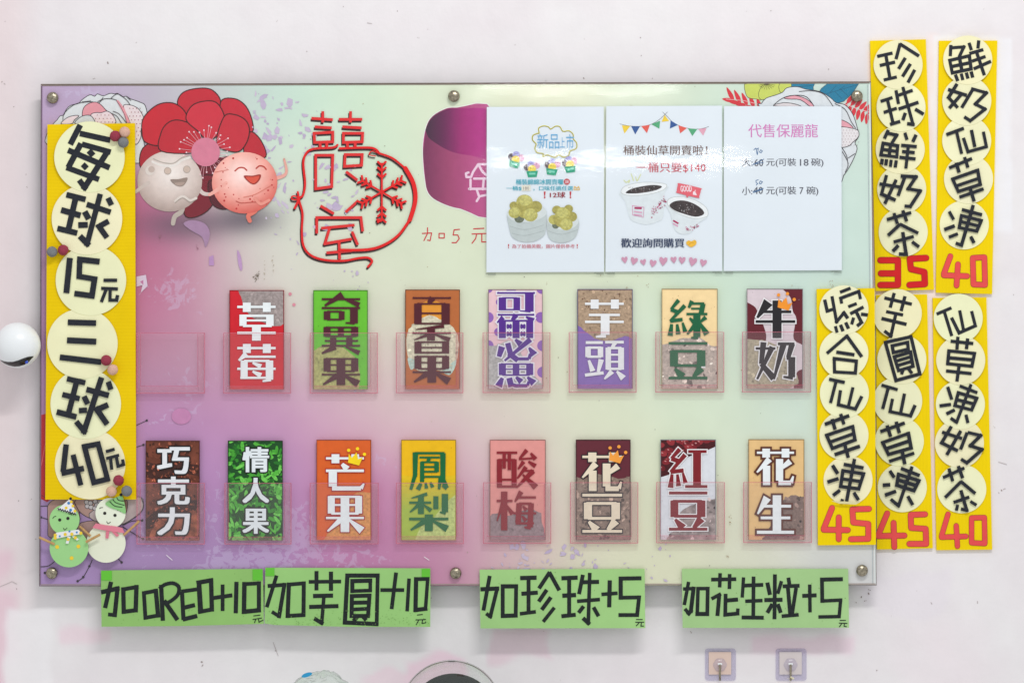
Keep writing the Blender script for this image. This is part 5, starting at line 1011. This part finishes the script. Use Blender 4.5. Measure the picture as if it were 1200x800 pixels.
# ------------------------------------------------------------------ indoor camera ball at the left
e = empty('security_camera', 20.6, 404.5, 0, 'white ball shaped security camera beside the left edge of the board', 'camera')
YK = -0.062
s = MB(); s.ball(20.6, 404.5, YK, 26.6, (236, 240, 242), M_WHITE, 1.0, 56); s.build('shell', e, weld=True)
s = MB()
def on_ball(u, v, r):      # u, v px from the ball's centre
    d2 = r * r - u * u - v * v; z = math.sqrt(max(d2, .5)); c = P(20.6, 404.5, YK); return c + Vector((u * U, -z * U, -v * U))
up = [(-19, 17.0), (-14, 18.6), (-8, 19.4), (-2, 19.2), (4, 17.6), (10, 15.2), (15, 13.4), (20.5, 12.6)]
lo = [(-19, 17.4), (-14, 21.2), (-8, 23.6), (-2, 24.8), (4, 24.4), (10, 22.6), (15, 19.4), (20.5, 13.4)]
def dens(q):
    o = []
    for a, b in zip(q, q[1:]): o += [(a[0] + (b[0] - a[0]) * k / 4, a[1] + (b[1] - a[1]) * k / 4) for k in range(4)]
    return o + [q[-1]]
up, lo = dens(up), dens(lo)
for i in range(len(up) - 1):
    for k in range(4):
        g = lambda j, t: (up[j][0], up[j][1] + (lo[j][1] - up[j][1]) * t)
        s.face([on_ball(*g(i, k / 4), 26.9), on_ball(*g(i, (k + 1) / 4), 26.9), on_ball(*g(i + 1, (k + 1) / 4), 26.9), on_ball(*g(i + 1, k / 4), 26.9)], None, M_DARK, True)
lw = s.build('lens_window', e, weld=True)
s = MB(); c = on_ball(10.5, 19.6, 26.6); s.ball(20.6 + 10.5, 404.5 + 19.6, c.y, 2.0, None, M_BLUE, .6, 14); s.build('lens', lw, weld=True)
s = MB(); a = P(12, 404.5, YK + 0.02); s.tube(P(20.6, 404.5, YK + 0.034), P(20.6, 404.5, -0.0005), 0.013, None, M_WHITE, 20, 0.02); s.build('wall_mount', e)

# ------------------------------------------------------------------ adhesive hooks
for i, (x0, x1, foil, lab) in enumerate(((826.2, 862.4, (218, 194, 182), 'left clear adhesive hook with an orange tinted square, on the wall'), (909, 945.2, (210, 200, 200), 'right clear adhesive hook with a pale square and crumbs on its pin, on the wall'))):
    e = empty('wall_hook', (x0 + x1) / 2, 797, 0, lab, 'hook', 'clear adhesive hooks')
    def rrect(a, b, c, d_, r, n=5):
        o = []
        for cx, cy, t0 in ((c - r, b + r, -math.pi / 2), (c - r, d_ - r, 0), (a + r, d_ - r, math.pi / 2), (a + r, b + r, math.pi)):
            o += [(cx + r * math.cos(t0 + math.pi / 2 * k / n), cy + r * math.sin(t0 + math.pi / 2 * k / n)) for k in range(n + 1)]
        return o
    s = MB(); s.slab(rrect(x0, 759.5, x1, 797, 3.5), -0.0018, 0.0014, None, M_HOOKPAD); s.build('clear_pad', e)
    s = MB(); s.slab(rrect(x0 + 4.4, 763.4, x1 - 5.6, 789.8, .8), -0.0028, 0.0008, foil, M_PAPER); s.build('foil_square', e)
    cx = x0 + 17.5; cy = 778.5
    s = MB(); n = 24
    for k, (r0, y0_, r1, y1_) in enumerate(((8.0, -.0030, 7.6, -.0042), (7.6, -.0042, 4.2, -.0060), (4.2, -.0060, .1, -.0066))):
        for j in range(n):
            t0, t1 = 6.28318 * j / n, 6.28318 * (j + 1) / n; fl = 1 + .05 * math.cos(6 * t0); f2 = 1 + .05 * math.cos(6 * t1)
            s.face([P(cx + r0 * fl * math.cos(t0), cy + r0 * fl * math.sin(t0), y0_), P(cx + r0 * f2 * math.cos(t1), cy + r0 * f2 * math.sin(t1), y0_), P(cx + r1 * f2 * math.cos(t1), cy + r1 * f2 * math.sin(t1), y1_), P(cx + r1 * fl * math.cos(t0), cy + r1 * fl * math.sin(t0), y1_)], None, M_HOOKPAD, True)
    s.build('boss', e, weld=True)
    s = MB(); s.tube(P(cx, 778, -0.0085), P(cx, 795, -0.0105), 1.3 * U, None, M_METAL, 10); s.tube(P(cx - 2.5, 777.5, -0.0080), P(cx + 2.5, 777.5, -0.0080), 1.2 * U, None, M_WHITE, 8); s.tube(P(cx, 794.5, -0.0105), P(cx, 796, -0.0180), 1.3 * U, None, M_METAL, 10); s.build('pin', e)
    if i:
        s = MB()
        for k in range(9): s.ball(cx + random.gauss(-1, 2.6), 794.5 + random.gauss(0, .9), -0.0125, random.uniform(.5, 1.2), (226, 220, 190), M_PAPER, 1, 8)
        s.build('crumbs', e)

# ------------------------------------------------------------------ plastic tubs poking in at the bottom
def dome(name, e, cx, top, R, y, m, col, sq=1.0, amp=0.0, n=48):
    s = MB(); rows = 14; yc = top + R; c = P(cx, yc, y); k = U
    def pt(i, j):
        th = math.pi * .5 * i / rows; ph = 6.28318 * j / n
        v = Vector((math.sin(th) * math.cos(ph), math.sin(th) * math.sin(ph) * sq, math.cos(th)))
        return c + v * R * k * (1 + amp * mnoise.noise(v * 5 + c))
    for i in range(rows):
        for j in range(n):
            q = [pt(i, j), pt(i + 1, j), pt(i + 1, j + 1), pt(i, j + 1)]
            if i == 0: q = q[:3]
            s.face(q, col, m, True)
    for j in range(n):
        a, b = pt(rows, j), pt(rows, j + 1); dn = Vector((0, 0, -40 * U)); s.face([a, a + dn, b + dn, b], col, m, True)
    return s.build(name, e, weld=True)
e = empty('plastic_tub', 529, 873, -0.16, 'round clear plastic tub lid with dark contents rising at the bottom edge', 'tub')
dome('clear_lid', e, 529, 774.2, 59, -0.16, M_TUB, None, .9)
dome('dark_contents', e, 531, 790, 52, -0.16, M_BLACK, None, .8)
s = MB()
for t in range(40):
    a0, a1 = math.pi * (.12 + .76 * t / 40), math.pi * (.12 + .76 * (t + 1) / 40); q0 = P(529 + 59 * math.cos(a0), 833.2 - 59 * math.sin(a0), -0.16); q1 = P(529 + 59 * math.cos(a1), 833.2 - 59 * math.sin(a1), -0.16); s.tube(q0, q1, .55 * U, None, M_EDGE, 6)
s.slab([(525, 773.6), (533, 773.6), (533, 775.2), (525, 775.2)], -0.163, .002, (70, 66, 62), M_PAPER); s.slab([(535, 789.4), (543, 789.8), (543, 792), (535, 791.6)], -0.25, .002, (60, 56, 52), M_PAPER); s.build('rim', e)
e = empty('plastic_tub', 374, 860, -0.15, 'crumpled greenish clear plastic bag top with a blue spot at the bottom edge', 'bag')
dome('clear_film', e, 376, 787, 42, -0.15, M_CUP, None, .9, .10)
s = MB()
for k in range(16):
    a0 = random.uniform(.2, math.pi - .2); r0 = random.uniform(30, 41); a1 = a0 + random.uniform(-.25, .25); s.tube(P(376 + r0 * math.cos(a0), 829 - r0 * math.sin(a0), -0.2), P(376 + (r0 - 3) * math.cos(a1), 829 - (r0 - 3) * math.sin(a1), -0.205), .35 * U, (170, 178, 172), M_PAPER, 6)
s.build('creases', e)
M_CYAN = mk('blue_sticker', (30, 150, 200), 0.4, 0.08, 60)
s = MB(); s.slab([(359.5 + 6.4 * math.cos(t) * .95 + 2.3 * math.sin(t) * .3, 790.4 - 6.4 * math.cos(t) * .3 + 2.3 * math.sin(t)) for t in (6.2832 * i / 20 for i in range(20))], -0.185, 0.004, None, M_CYAN); s.build('blue_spot', e)
